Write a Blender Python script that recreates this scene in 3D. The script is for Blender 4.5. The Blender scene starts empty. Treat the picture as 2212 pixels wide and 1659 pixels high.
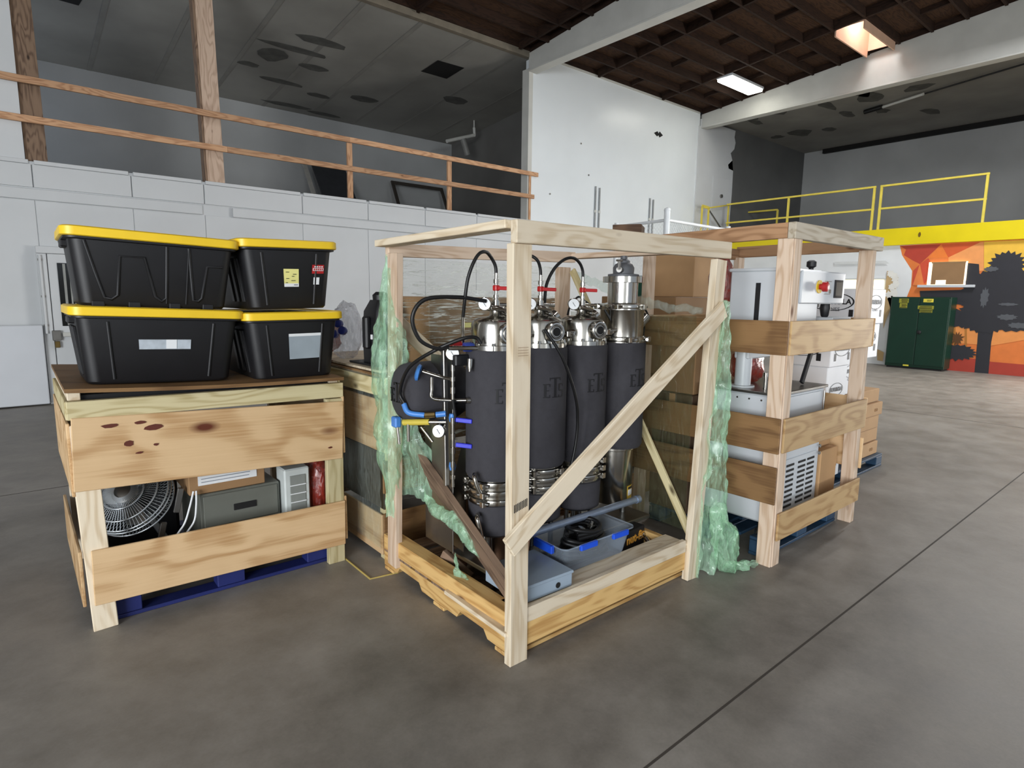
import bpy, bmesh, math, random
from math import pi, sin, cos, radians as R
from mathutils import Vector as V, Matrix as MX, noise as NZ
random.seed(7)
S = bpy.context.scene
COL = S.collection

# ---------------------------------------------------------------- camera, light, exposure
def make_camera():
    f, pitch, roll, yaw = 1290.0, R(8.37), R(0.733), R(50.2)
    fw = V((cos(yaw)*cos(pitch), sin(yaw)*cos(pitch), -sin(pitch)))
    ri = V((sin(yaw), -cos(yaw), 0)); up = ri.cross(fw)
    r2 = ri*cos(roll)+up*sin(roll); u2 = up*cos(roll)-ri*sin(roll)
    cd = bpy.data.cameras.new('camera'); co = bpy.data.objects.new('camera', cd); COL.objects.link(co)
    cd.sensor_fit = 'HORIZONTAL'; cd.sensor_width = 36; cd.lens = 36*f/2212; cd.clip_end = 200
    m = MX((r2, u2, -fw)).transposed().to_4x4(); m.translation = (0, 0, 1.6)
    co.matrix_world = m; S.camera = co
make_camera()
S.view_settings.view_transform = 'Standard'; S.view_settings.look = 'None'
S.view_settings.gamma = 1; S.view_settings.use_curve_mapping = False
S.view_settings.exposure = -0.35
S.cycles.max_bounces = 10; S.cycles.transparent_max_bounces = 24; S.cycles.diffuse_bounces = 5
S.cycles.sample_clamp_indirect = 6
w = bpy.data.worlds.new('outdoors'); S.world = w; w.use_nodes = True
w.node_tree.nodes['Background'].inputs[0].default_value = (0.75, 0.85, 1.0, 1)
w.node_tree.nodes['Background'].inputs[1].default_value = 0.8
def area(name, loc, target, sx, sy, power, col):
    l = bpy.data.lights.new(name, 'AREA'); l.shape = 'RECTANGLE'; l.size = sx; l.size_y = sy; l.energy = power; l.color = col
    o = bpy.data.objects.new(name, l); COL.objects.link(o); o.location = loc
    o.rotation_euler = (V(target)-V(loc)).to_track_quat('-Z', 'Y').to_euler(); return o
# daylight coming in through open loading doors behind and beside the camera: bright yard far outside, sky nearer the openings
area('yard_daylight', (-12, -30, 1.7), (6.0, 0, 1.9), 14, 3.2, 5600, (0.93, 0.975, 1.0))
area('side_door_daylight', (-6.4, -2.6, 1.9), (4, 2.5, .8), 5.0, 3.2, 1150, (0.95, 0.98, 1.0))
area('far_door_daylight', (16.97, -.9, 1.5), (10, 1.6, -1.2), 3.4, 2.6, 1000, (1.0, 0.975, 0.93))
area('skylight_daylight', (14.95, 5.93, 7.98), (15.5, 5.9, 6.0), 1.5, 0.5, 90, (0.92, 0.96, 1.0))
# added overhead fill lights, out of view and without fixtures, to brighten the floor
for lx, ly, lw in ((4.0, 6.0, 60), (0.0, -1.5, 70), (8.5, 4.0, 130), (13.5, 2.2, 420)):
    area('overhead_fill_light', (lx, ly, 6.9), (lx, ly, 0), 1.5, .4, lw, (.97, .98, 1.0))

# ---------------------------------------------------------------- materials
def lin(c):
    return tuple(((x/255)/12.92 if x/255 <= .04045 else ((x/255+.055)/1.055)**2.4) for x in c)+(1,)
MATS = {}
def newmat(name):
    m = bpy.data.materials.new(name); m.use_nodes = True; nt = m.node_tree
    return m, nt, nt.nodes['Principled BSDF']
def N(nt, t, **k):
    n = nt.nodes.new(t)
    for a, b in k.items():
        if a.startswith('i_'): n.inputs[a[2:].replace('_', ' ')].default_value = b
        else: setattr(n, a, b)
    return n
def ramp(nt, fac, stops):
    r = N(nt, 'ShaderNodeValToRGB'); e = r.color_ramp.elements
    e[0].position, e[0].color = stops[0]; e[1].position, e[1].color = stops[-1]
    for p, c in stops[1:-1]:
        x = e.new(p); x.color = c
    nt.links.new(fac, r.inputs[0]); return r.outputs[0]
def pm(name, rgb, rough=.5, metal=0, var=.12, scale=6, bump=0, spec=.5, emit=0, alpha=1, coat=0):
    """plain procedural material: base colour with a soft noise variation"""
    if name in MATS: return MATS[name]
    m, nt, b = newmat(name); c = lin(rgb)
    tc = N(nt, 'ShaderNodeTexCoord'); nz = N(nt, 'ShaderNodeTexNoise', i_Scale=scale, i_Detail=4)
    nt.links.new(tc.outputs['Object'], nz.inputs['Vector'])
    lo = tuple(x*(1-var) for x in c[:3])+(1,); hi = tuple(min(1, x*(1+var)) for x in c[:3])+(1,)
    col = ramp(nt, nz.outputs['Fac'], [(.3, lo), (.7, hi)])
    nt.links.new(col, b.inputs['Base Color'])
    b.inputs['Roughness'].default_value = rough; b.inputs['Metallic'].default_value = metal
    b.inputs['Specular IOR Level'].default_value = spec
    b.inputs['Coat Weight'].default_value = coat
    if emit:
        b.inputs['Emission Color'].default_value = c; b.inputs['Emission Strength'].default_value = emit
    if alpha < 1: b.inputs['Alpha'].default_value = alpha
    if bump:
        bp = N(nt, 'ShaderNodeBump', i_Strength=bump, i_Distance=.01); n2 = N(nt, 'ShaderNodeTexNoise', i_Scale=scale*8, i_Detail=5)
        nt.links.new(tc.outputs['Object'], n2.inputs['Vector']); nt.links.new(n2.outputs['Fac'], bp.inputs['Height'])
        nt.links.new(bp.outputs['Normal'], b.inputs['Normal'])
    MATS[name] = m; return m
def wood(name, light, dark, knot=(90, 55, 35), rough=.75, rings=9, cross=14, dens=1.0):
    """sawn timber: grain runs along local X, cathedral figure from warped rings, a few knots"""
    if name in MATS: return MATS[name]
    m, nt, b = newmat(name); L = nt.links.new
    tc = N(nt, 'ShaderNodeTexCoord'); oi = N(nt, 'ShaderNodeObjectInfo')
    mul = N(nt, 'ShaderNodeMath', operation='MULTIPLY'); mul.inputs[1].default_value = 37
    L(oi.outputs['Random'], mul.inputs[0])
    add = N(nt, 'ShaderNodeVectorMath', operation='ADD'); L(tc.outputs['Object'], add.inputs[0]); L(mul.outputs[0], add.inputs[1])
    mp = N(nt, 'ShaderNodeMapping'); mp.inputs['Scale'].default_value = (1.1, cross*.45, cross*.45); L(add.outputs[0], mp.inputs['Vector'])
    n1 = N(nt, 'ShaderNodeTexNoise', i_Scale=1.0, i_Detail=2, i_Distortion=.3); L(mp.outputs[0], n1.inputs['Vector'])
    m2 = N(nt, 'ShaderNodeMath', operation='MULTIPLY'); m2.inputs[1].default_value = rings; L(n1.outputs['Fac'], m2.inputs[0])
    sn = N(nt, 'ShaderNodeMath', operation='SINE'); m4 = N(nt, 'ShaderNodeMath', operation='MULTIPLY'); m4.inputs[1].default_value = 6.283; L(m2.outputs[0], m4.inputs[0]); L(m4.outputs[0], sn.inputs[0])
    fr = N(nt, 'ShaderNodeMapRange'); fr.inputs[1].default_value = -1; L(sn.outputs[0], fr.inputs[0])
    mp2 = N(nt, 'ShaderNodeMapping'); mp2.inputs['Scale'].default_value = (3, 90, 90); L(add.outputs[0], mp2.inputs['Vector'])
    n2 = N(nt, 'ShaderNodeTexNoise', i_Scale=1.0, i_Detail=3); L(mp2.outputs[0], n2.inputs['Vector'])
    mixf = N(nt, 'ShaderNodeMath', operation='MULTIPLY_ADD'); mixf.inputs[1].default_value = .42
    L(fr.outputs[0], mixf.inputs[0]); 
    m3 = N(nt, 'ShaderNodeMath', operation='MULTIPLY'); m3.inputs[1].default_value = .6; L(n2.outputs['Fac'], m3.inputs[0]); L(m3.outputs[0], mixf.inputs[2])
    l, d = lin(light), lin(dark); mid = tuple(l[i]*.8+d[i]*.2 for i in range(3))+(1,)
    col = ramp(nt, mixf.outputs[0], [(.12, l), (.5, mid), (.78, d)])
    # knots
    mp3 = N(nt, 'ShaderNodeMapping'); mp3.inputs['Scale'].default_value = (2.2*dens, 5*dens, 5*dens); L(add.outputs[0], mp3.inputs['Vector'])
    vo = N(nt, 'ShaderNodeTexVoronoi', i_Scale=1.0); L(mp3.outputs[0], vo.inputs['Vector'])
    kn = ramp(nt, vo.outputs['Distance'], [(.04, (1, 1, 1, 1)), (.105, (0, 0, 0, 1))])
    mx = N(nt, 'ShaderNodeMix', data_type='RGBA'); L(kn, mx.inputs[0]); L(col, mx.inputs[6]); mx.inputs[7].default_value = lin(knot)
    hsv = N(nt, 'ShaderNodeHueSaturation'); v = N(nt, 'ShaderNodeMapRange'); v.inputs[3].default_value = .86; v.inputs[4].default_value = 1.1
    L(oi.outputs['Random'], v.inputs[0]); L(v.outputs[0], hsv.inputs['Value']); L(mx.outputs[2], hsv.inputs['Color'])
    L(hsv.outputs[0], b.inputs['Base Color']); b.inputs['Roughness'].default_value = rough
    b.inputs['Specular IOR Level'].default_value = .3
    bp = N(nt, 'ShaderNodeBump', i_Strength=.25, i_Distance=.003); L(n2.outputs['Fac'], bp.inputs['Height']); L(bp.outputs[0], b.inputs['Normal'])
    MATS[name] = m; return m
def film(name, tint, cover=.32, gloss=.12, streak=False):
    """stretch film: tinted see-through sheet with bright glossy creases; streak paints glints in as white bands"""
    if name in MATS: return MATS[name]
    m, nt, b = newmat(name); L = nt.links.new
    tc = N(nt, 'ShaderNodeTexCoord'); mp = N(nt, 'ShaderNodeMapping'); mp.inputs['Scale'].default_value = (.35, .35, 3.2) if streak else (1.6, 1.6, .5); L(tc.outputs['Object'], mp.inputs['Vector']); nz = N(nt, 'ShaderNodeTexNoise', i_Scale=16, i_Detail=6, i_Distortion=1.5); L(mp.outputs[0], nz.inputs['Vector'])
    tr = N(nt, 'ShaderNodeBsdfTransparent'); c = lin(tint); tr.inputs[0].default_value = tuple(.7+.3*x for x in c[:3])+(1,)
    b.inputs['Base Color'].default_value = c; b.inputs['Roughness'].default_value = gloss
    b.inputs['Specular IOR Level'].default_value = .9; b.inputs['Coat Weight'].default_value = .6
    bp = N(nt, 'ShaderNodeBump', i_Strength=.7, i_Distance=.02); L(nz.outputs['Fac'], bp.inputs['Height']); L(bp.outputs[0], b.inputs['Normal'])
    fac = ramp(nt, nz.outputs['Fac'], [(.5, (cover,)*3+(1,)), (.56, (.12+cover,)*3+(1,)), (.66, (.75,)*3+(1,))]) if streak else ramp(nt, nz.outputs['Fac'], [(.3, (cover*.5,)*3+(1,)), (.75, (min(1, cover*1.7),)*3+(1,))])
    mx = N(nt, 'ShaderNodeMixShader'); L(fac, mx.inputs[0]); L(tr.outputs[0], mx.inputs[1]); L(b.outputs[0], mx.inputs[2])
    L(mx.outputs[0], nt.nodes['Material Output'].inputs[0]); MATS[name] = m; return m
def clear(name, rgb, cover=.3, rough=.15):
    if name in MATS: return MATS[name]
    m, nt, b = newmat(name); L = nt.links.new
    tr = N(nt, 'ShaderNodeBsdfTransparent'); c = lin(rgb); tr.inputs[0].default_value = tuple(.6+.4*x for x in c[:3])+(1,)
    tc = N(nt, 'ShaderNodeTexCoord'); nz = N(nt, 'ShaderNodeTexNoise', i_Scale=9, i_Detail=2); L(tc.outputs['Object'], nz.inputs['Vector'])
    col = ramp(nt, nz.outputs['Fac'], [(.3, tuple(x*.9 for x in c[:3])+(1,)), (.7, c)]); L(col, b.inputs['Base Color'])
    b.inputs['Roughness'].default_value = rough
    mx = N(nt, 'ShaderNodeMixShader'); mx.inputs[0].default_value = cover; L(tr.outputs[0], mx.inputs[1]); L(b.outputs[0], mx.inputs[2])
    L(mx.outputs[0], nt.nodes['Material Output'].inputs[0]); MATS[name] = m; return m
def concrete():
    m, nt, b = newmat('polished_concrete'); L = nt.links.new
    tc = N(nt, 'ShaderNodeTexCoord')
    a = N(nt, 'ShaderNodeTexNoise', i_Scale=.45, i_Detail=6, i_Roughness=.6, i_Distortion=.6); L(tc.outputs['Object'], a.inputs['Vector'])
    c = N(nt, 'ShaderNodeTexNoise', i_Scale=3.5, i_Detail=8, i_Roughness=.65); L(tc.outputs['Object'], c.inputs['Vector'])
    d = N(nt, 'ShaderNodeTexNoise', i_Scale=90, i_Detail=3); L(tc.outputs['Object'], d.inputs['Vector'])
    s1 = N(nt, 'ShaderNodeMath', operation='MULTIPLY_ADD'); s1.inputs[1].default_value = .5; L(c.outputs['Fac'], s1.inputs[0])
    s2 = N(nt, 'ShaderNodeMath', operation='MULTIPLY'); s2.inputs[1].default_value = .5; L(a.outputs['Fac'], s2.inputs[0]); L(s2.outputs[0], s1.inputs[2])
    s3 = N(nt, 'ShaderNodeMath', operation='MULTIPLY_ADD'); s3.inputs[1].default_value = .08; L(d.outputs['Fac'], s3.inputs[0]); L(s1.outputs[0], s3.inputs[2])
    col = ramp(nt, s3.outputs[0], [(.36, lin((98, 93, 87))), (.52, lin((126, 121, 114))), (.68, lin((148, 143, 136)))])
    L(col, b.inputs['Base Color'])
    rr = N(nt, 'ShaderNodeMapRange'); rr.inputs[3].default_value = .38; rr.inputs[4].default_value = .62; L(c.outputs['Fac'], rr.inputs[0]); L(rr.outputs[0], b.inputs['Roughness'])
    bp = N(nt, 'ShaderNodeBump', i_Strength=.05, i_Distance=.004); L(d.outputs['Fac'], bp.inputs['Height']); L(bp.outputs[0], b.inputs['Normal'])
    MATS['concrete'] = m; return m
def brushed(name, rgb=(190, 188, 182), rough=.22):
    return pm(name, rgb, rough, 1.0, .06, 12)

W_PALE = wood('pine_pale', (230, 216, 192), (206, 186, 156), (134, 106, 84))
W_POST = wood('pine_pinkish', (216, 194, 172), (192, 164, 138), (120, 84, 62))
W_YEL = wood('pine_yellow', (214, 178, 118), (180, 138, 82), (96, 62, 38))
W_GREEN = wood('treated_pine', (208, 196, 156), (176, 160, 116), (96, 84, 60))
W_OLD = wood('weathered_plank', (142, 118, 98), (100, 80, 66), (60, 46, 38))
W_RAIL = wood('railing_timber', (206, 164, 128), (170, 126, 94), (96, 62, 44))
W_COLUMN = wood('column_timber', (204, 180, 160), (174, 148, 128), (130, 104, 90))
W_PLY = wood('plywood', (216, 184, 142), (182, 144, 100), (96, 48, 30), .6, 7, 5, .6)
W_PLY2 = wood('plywood_figured', (194, 162, 116), (164, 128, 84), (120, 80, 44), .6, 9, 7, .55)
W_CRATE = wood('crate_brown', (146, 112, 74), (112, 82, 52), (80, 50, 30), .6, 6, 6, .5)
W_ROOF = wood('roof_timber', (54, 36, 26), (36, 24, 18), (30, 20, 16), .85)
W_DECK = wood('roof_deck', (74, 51, 35), (48, 33, 24), (40, 26, 20), .85)
M_WHITE = pm('white_wall_paint', (208, 211, 213), .5, 0, .04, 1.2, .05)
M_GLOSSW = pm('glossy_white_paint', (232, 238, 241), .28, 0, .03, .8, .04)
M_GREYW = pm('grey_drywall', (180, 182, 182), .8, 0, .1, .7)
M_GREYC = pm('grey_ceiling_board', (150, 149, 143), .85, 0, .2, .6)
M_BEAM = pm('white_steel_paint', (206, 206, 200), .55, 0, .06, 2)
M_YEL = pm('yellow_beam_paint', (230, 208, 0), .45, 0, .05, 2)
M_YRAIL = pm('yellow_rail_paint', (226, 206, 84), .5, 0, .08, 5)
M_CARD = pm('cardboard', (186, 148, 106), .85, 0, .07, 4)
M_CARD2 = pm('cardboard_dull', (150, 116, 80), .8, 0, .07, 4)
M_BLK = pm('black_plastic', (21, 21, 24), .5, 0, .12, 10)
M_LID = pm('yellow_lid', (240, 200, 40), .4, 0, .04, 6)
M_JACKET = pm('black_insulation_jacket', (56, 55, 60), .85, 0, .1, 30, .15)
M_INK = pm('black_ink', (18, 18, 22), .6)
M_STEEL = brushed('stainless_steel', (178, 175, 168), .2)
M_STEELD = brushed('dull_steel', (150, 148, 144), .35)
M_GALV = pm('galvanised_pipe', (150, 164, 186), .4, .7, .1, 20)
M_RUB = pm('black_rubber', (14, 14, 15), .45)
M_RED = pm('red_plastic', (176, 32, 34), .4)
M_BLUE = pm('blue_plastic', (28, 82, 214), .4)
M_LBLUE = pm('light_blue_valve', (70, 130, 204), .4)
M_DBLUE = pm('dark_blue_pallet', (26, 36, 96), .6, 0, .25, 4)
M_TEAL = pm('teal_pallet', (28, 58, 84), .6, 0, .3, 4)
M_PAPER = pm('white_paper', (226, 228, 230), .6, 0, .03)
M_ENCL = pm('white_enamel', (204, 209, 214), .35, 0, .03, 2)
M_DARK = pm('dark_void', (14, 13, 13), .8)
M_GREYBOX = pm('grey_steel_box', (150, 166, 182), .45, 0, .05, 4)
M_GAUGE = pm('gauge_dial', (226, 228, 230), .3)
F_GREEN = film('green_stretch_film', (196, 240, 206), .30)
F_PALE = film('pale_stretch_film', (222, 236, 228), .10)
F_GLINT = film('glint_streak_film', (236, 240, 232), .05, .12, True)  # white bands in the cover are painted-in glints
F_CLEAR = film('clear_bag_film', (226, 228, 236), .3)
F_RED = film('red_bag_film', (150, 50, 38), .8)

# ---------------------------------------------------------------- builders
CT = MX.Identity(4)
WM = {}
def setT(m): 
    global CT; CT = m
def link(name, data, local, parent=None):
    o = bpy.data.objects.new(name, data); COL.objects.link(o)
    wmx = CT @ local
    if parent is not None:
        o.parent = parent; o.matrix_parent_inverse = WM[parent.name].inverted()
    o.matrix_basis = wmx; WM[o.name] = wmx
    return o
def tag(o, label=None, cat=None, group=None, kind=None):
    if label: o['label'] = label
    if cat: o['category'] = cat
    if group: o['group'] = group
    if kind: o['kind'] = kind
    return o
def thing(name, loc, label, cat, group=None):
    o = link(name, None, MX.Translation(loc)); o.empty_display_size = .1
    return tag(o, label, cat, group)
def fin(name, verts, faces, mat, parent=None, local=MX.Identity(4), smooth=None):
    me = bpy.data.meshes.new(name); me.from_pydata([tuple(v) for v in verts], [], faces); me.materials.append(mat)
    if smooth is not None:
        me.polygons.foreach_set('use_smooth', [True]*len(me.polygons))
        if smooth < 180: me.set_sharp_from_angle(angle=R(smooth))
    me.update(); return link(name, me, local, parent)
def boxmesh(sx, sy, sz, bv):
    x, y, z = sx/2, sy/2, sz/2; b = min(bv, x*.6, y*.6, z*.6)
    if b <= 0:
        vs = [(i*x, j*y, k*z) for i in (-1, 1) for j in (-1, 1) for k in (-1, 1)]
        return vs, [(0, 1, 3, 2), (4, 6, 7, 5), (0, 4, 5, 1), (2, 3, 7, 6), (0, 2, 6, 4), (1, 5, 7, 3)]
    bm = bmesh.new(); bmesh.ops.create_cube(bm, size=1)
    for v in bm.verts: v.co = (v.co.x*sx, v.co.y*sy, v.co.z*sz)
    bmesh.ops.bevel(bm, geom=bm.edges[:], offset=b, segments=1, affect='EDGES')
    bm.verts.index_update(); vs = [tuple(v.co) for v in bm.verts]; fs = [[v.index for v in f.verts] for f in bm.faces]; bm.free()
    return vs, fs
def box(name, a, b, mat, parent=None, bv=.003, rz=0):
    c = (V(a)+V(b))/2; s = [abs(b[i]-a[i]) for i in range(3)]
    vs, fs = boxmesh(*s, bv)
    return fin(name, vs, fs, mat, parent, MX.Translation(c) @ MX.Rotation(rz, 4, 'Z'))
def frame_from(p0, p1, up):
    x = (V(p1)-V(p0)); L = x.length; x.normalize(); u = V(up); y = u.cross(x)
    if y.length < 1e-4: y = V((0, 1, 0)).cross(x)
    y.normalize(); z = x.cross(y)
    m = MX((x, y, z)).transposed().to_4x4(); m.translation = (V(p0)+V(p1))/2
    return m, L
def board(name, p0, p1, wid, th, mat, parent=None, up=(0, 0, 1), bv=.003):
    """board from p0 to p1 (centre line); width measured along 'up', thickness across"""
    m, L = frame_from(p0, p1, up); vs, fs = boxmesh(L, th, wid, bv)
    return fin(name, vs, fs, mat, parent, m)
def lathe(name, base, axis, prof, mat, parent=None, seg=28, smooth=40):
    """prof = [(radius, height)] along axis from base"""
    a = V(axis).normalized(); q = a.to_track_quat('Z', 'Y').to_matrix().to_4x4(); q.translation = base
    vs, fs = [], []
    for r, h in prof:
        for i in range(seg): t = 2*pi*i/seg; vs.append((r*cos(t), r*sin(t), h))
    for k in range(len(prof)-1):
        for i in range(seg):
            j = (i+1) % seg; fs.append((k*seg+i, k*seg+j, (k+1)*seg+j, (k+1)*seg+i))
    if prof[0][0] > 1e-5: fs.append(tuple(range(seg-1, -1, -1)))
    if prof[-1][0] > 1e-5: fs.append(tuple((len(prof)-1)*seg+i for i in range(seg)))
    return fin(name, vs, fs, mat, parent, q, smooth)
def cyl(name, p0, p1, r, mat, parent=None, r2=None, seg=16):
    L = (V(p1)-V(p0)).length
    return lathe(name, p0, V(p1)-V(p0), [(r, 0), (r2 if r2 is not None else r, L)], mat, parent, seg)
def ring(name, c, axis, R0, r, mat, parent=None, seg=32, sec=8):
    a = V(axis).normalized(); q = a.to_track_quat('Z', 'Y').to_matrix().to_4x4(); q.translation = c
    vs, fs = [], []
    for i in range(seg):
        t = 2*pi*i/seg
        for j in range(sec):
            u = 2*pi*j/sec; d = R0+r*cos(u); vs.append((d*cos(t), d*sin(t), r*sin(u)))
    for i in range(seg):
        for j in range(sec):
            a2, b2 = (i+1) % seg, (j+1) % sec; fs.append((i*sec+j, a2*sec+j, a2*sec+b2, i*sec+b2))
    return fin(name, vs, fs, mat, parent, q, 180)
def crom(pts, n=8):
    P = [V(p) for p in pts]; P = [P[0]*2-P[1]]+P+[P[-1]*2-P[-2]]; out = []
    for i in range(1, len(P)-2):
        for k in range(n):
            t = k/n; a, b, c, d = P[i-1:i+3]
            out.append(.5*((2*b)+(c-a)*t+(2*a-5*b+4*c-d)*t*t+(3*b-a-3*c+d)*t**3))
    out.append(P[-2]); return out
def tube(name, pts, r, mat, parent=None, n=8, sec=8, curve=True):
    C = crom(pts, n) if curve and len(pts) > 2 else [V(p) for p in pts]
    o = C[0].copy(); vs, fs = [], []; ref = V((.31, .17, .93))
    for i, p in enumerate(C):
        d = (C[min(i+1, len(C)-1)]-C[max(i-1, 0)]).normalized()
        s = d.cross(ref)
        if s.length < .05: s = d.cross(V((1, 0, 0)))
        s.normalize(); u = s.cross(d); ref = u
        for j in range(sec): t = 2*pi*j/sec; vs.append(p-o+s*(r*cos(t))+u*(r*sin(t)))
    for i in range(len(C)-1):
        for j in range(sec):
            k = (j+1) % sec; fs.append((i*sec+j, i*sec+k, (i+1)*sec+k, (i+1)*sec+j))
    fs.append(tuple(range(sec-1, -1, -1))); fs.append(tuple((len(C)-1)*sec+j for j in range(sec)))
    return fin(name, vs, fs, mat, parent, MX.Translation(o), 60)
def prism(name, pts, origin, ux, uy, depth, mat, parent=None):
    """flat outline (2-d points) with thickness; ux, uy span its plane, extruded along ux x uy"""
    ux, uy = V(ux), V(uy); n = ux.cross(uy).normalized()
    m = MX((ux, uy, n)).transposed().to_4x4(); m.translation = origin
    bm = bmesh.new(); k = len(pts)
    a = [bm.verts.new((p[0], p[1], depth)) for p in pts]; b = [bm.verts.new((p[0], p[1], 0)) for p in pts]
    fa = bm.faces.new(a); fb = bm.faces.new(b[::-1])
    for i in range(k): bm.faces.new((b[i], b[(i+1) % k], a[(i+1) % k], a[i]))
    bmesh.ops.triangulate(bm, faces=[fa, fb]); bmesh.ops.recalc_face_normals(bm, faces=bm.faces)
    bm.verts.index_update(); vs = [tuple(v.co) for v in bm.verts]; fs = [[v.index for v in f.verts] for f in bm.faces]; bm.free()
    return fin(name, vs, fs, mat, parent, m)
def sheet(name, fn, nu, nv, mat, parent=None, closed=False, smooth=None):
    vs = [V(fn(i/nu, j/nv)) for i in range(nu+1) for j in range(nv+1)]; o = vs[0].copy()
    fs = [(i*(nv+1)+j, (i+1)*(nv+1)+j, (i+1)*(nv+1)+j+1, i*(nv+1)+j+1) for i in range(nu) for j in range(nv)]
    return fin(name, [v-o for v in vs], fs, mat, parent, MX.Translation(o), smooth)
def multibox(name, boxes, mat, parent=None, o=None):
    vs, fs = [], []; o = V(o if o else boxes[0][0])
    for a, b in boxes:
        c = (V(a)+V(b))/2-o; v, f = boxmesh(*[abs(b[i]-a[i]) for i in range(3)], 0); k = len(vs)
        vs += [V(p)+c for p in v]; fs += [[i+k for i in q] for q in f]
    return fin(name, vs, fs, mat, parent, MX.Translation(o))
def text(name, s, loc, size, mat, parent, ux=(1, 0, 0), uy=(0, 0, 1), depth=.001, align='CENTER', bold=0):
    cu = bpy.data.curves.new(name, 'FONT'); cu.body = s; cu.size = size; cu.align_x = align; cu.align_y = 'CENTER'; cu.extrude = depth; cu.offset = bold
    t = bpy.data.objects.new('tmp', cu); me = bpy.data.meshes.new_from_object(t); bpy.data.objects.remove(t)
    me.materials.clear(); me.materials.append(mat); me.name = name
    ux, uy = V(ux).normalized(), V(uy).normalized(); n = ux.cross(uy)
    m = MX((ux, uy, n)).transposed().to_4x4(); m.translation = loc
    return link(name, me, m, parent)

# ---------------------------------------------------------------- the building
YW, XM = 10.7, 16.9
def zr(y): return 6.9+.092*(10.7-y)
floor = tag(box('floor', (-6, -6.3, -.12), (17, 10.9, 0), concrete(), None, 0), kind='structure')
M_JOINT = pm('floor_joint', (58, 52, 46), .8)
box('control_joint', (-6, 1.105, -.004), (17, 1.115, .0008), M_JOINT, floor, 0)
box('control_joint', (9.9, -6.3, -.004), (9.912, 10.6, .0008), M_JOINT, floor, 0)
box('control_joint', (-6, 6.0, -.004), (17, 6.01, .0008), M_JOINT, floor, 0)
t = tag(tube('floor_tape', [(1.44, 3.6, .001), (1.435, 2.955, .001), (1.6, 2.93, .001)], .006, pm('yellow_tape', (170, 150, 84), .6), None, curve=False), 'thin faded yellow tape line on floor between left and middle crate', 'floor tape')
# left wall: painted boards below the loft, fascia boards and a ledger
wl = tag(box('wall_left', (-6, YW, 0), (17, YW+.2, 3.33), M_WHITE, None, 0), kind='structure')
seams = [-3.4, -2.1, -.85, .36, 1.51, 2.49, 4.06, 5.31, 6.56, 7.85, 9.3]
for a, b in zip(seams, seams[1:]):
    box('fascia_board', (a+.006, YW-.03, 2.985), (b-.006, YW+.001, 3.285), M_WHITE, wl, .004)
    box('fascia_cap', (a+.03, YW-.034, 3.292), (b-.03, YW+.001, 3.345), M_WHITE, wl, .004)
for a, b in ((-6, 2.45), (2.9, 9.3)):
    box('ledger_board', (a, YW-.045, 2.82), (b, YW+.001, 2.965), M_WHITE, wl, .006)
for a, b in zip(seams, seams[1:]):
    box('wall_panel', (a+.004, YW-.012, .02), (b-.004, YW+.001, 2.815), M_WHITE, wl, .003)
# loft (left): floor, back wall, end wall and sloping board ceiling
lf = tag(box('floor_loft', (.3, YW, 3.2), (11.3, 16.7, 3.325), pm('loft_plywood', (120, 100, 80), .8), None, 0), kind='structure')
tag(box('wall_loft_back', (-.5, 16.6, 3.3), (11.4, 16.8, 7.0), M_GREYW, None, 0), kind='structure')
tag(box('wall_loft_end', (11.2, YW+.2, 3.3), (11.4, 16.7, 7.0), pm('dim_grey_drywall', (112, 111, 108), .85, 0, .15, .7), None, 0), kind='structure')
tag(box('wall_loft_near', (-6, YW, 3.33), (.3, YW+.2, 7.2), M_WHITE, None, 0), kind='structure')
lc = tag(fin('ceiling_loft', [(.1, YW+.05, 6.86), (9.35, YW+.05, 6.86), (11.3, YW+.2, 6.85), (11.3, 16.7, 6.34), (.1, 16.7, 6.34), (.1, YW+.05, 6.95), (9.35, YW+.05, 6.95), (11.3, YW+.2, 6.95), (11.3, 16.7, 6.45), (.1, 16.7, 6.45)],
    [(0, 1, 2, 3, 4), (9, 8, 7, 6, 5), (0, 5, 6, 1), (1, 6, 7, 2), (2, 7, 8, 3), (3, 8, 9, 4), (4, 9, 5, 0)], M_GREYC), kind='structure')
def zl(y): return 6.86-(y-YW)*.0867
M_MUD = pm('ceiling_stain', (92, 92, 88), .9, 0, .25, 4); M_SEAM = pm('ceiling_seam', (142, 141, 135), .85, 0, .12, 2)
def blob(n, sx, sy, rnd=.18): 
    return [(sx*cos(2*pi*i/n)*(1+random.uniform(-rnd, rnd)), sy*sin(2*pi*i/n)*(1+random.uniform(-rnd, rnd))) for i in range(n)]
def stain(x, y, sx, sy, mat=M_MUD, n=12):
    prism('stain', blob(n, sx, sy), (x, y, zl(y)-.003), (1, 0, 0), (0, -1, .0867), .002, mat, lc)
for x, y, sx, sy in ((5.3, 12.6, .55, .16), (5.0, 13.2, .75, .12), (4.7, 13.7, .28, .3), (5.6, 13.8, .35, .14), (4.4, 14.4, .22, .12), (5.25, 14.9, .55, .13), (6.3, 15.2, .3, .12), (7.3, 14.8, .4, .16), (9.3, 13.6, .35, .2), (5.9, 16.2, .6, .12), (6.9, 16.3, .5, .1)):
    stain(x, y, sx, sy)
for k in range(9): board('ceiling_seam', (.5+k*1.22, YW+.1, zl(YW+.1)-.002), (.5+k*1.22, 16.6, zl(16.6)-.002), .09, .003, M_SEAM, lc, (1, 0, 0), 0)
prism('ceiling_hole', [(-.36, -.34), (.34, -.34), (.36, .36), (-.34, .34)], (8.05, 12.3, zl(12.3)-.004), (1, 0, 0), (0, -1, .0867), .002, M_DARK, lc)
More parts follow.
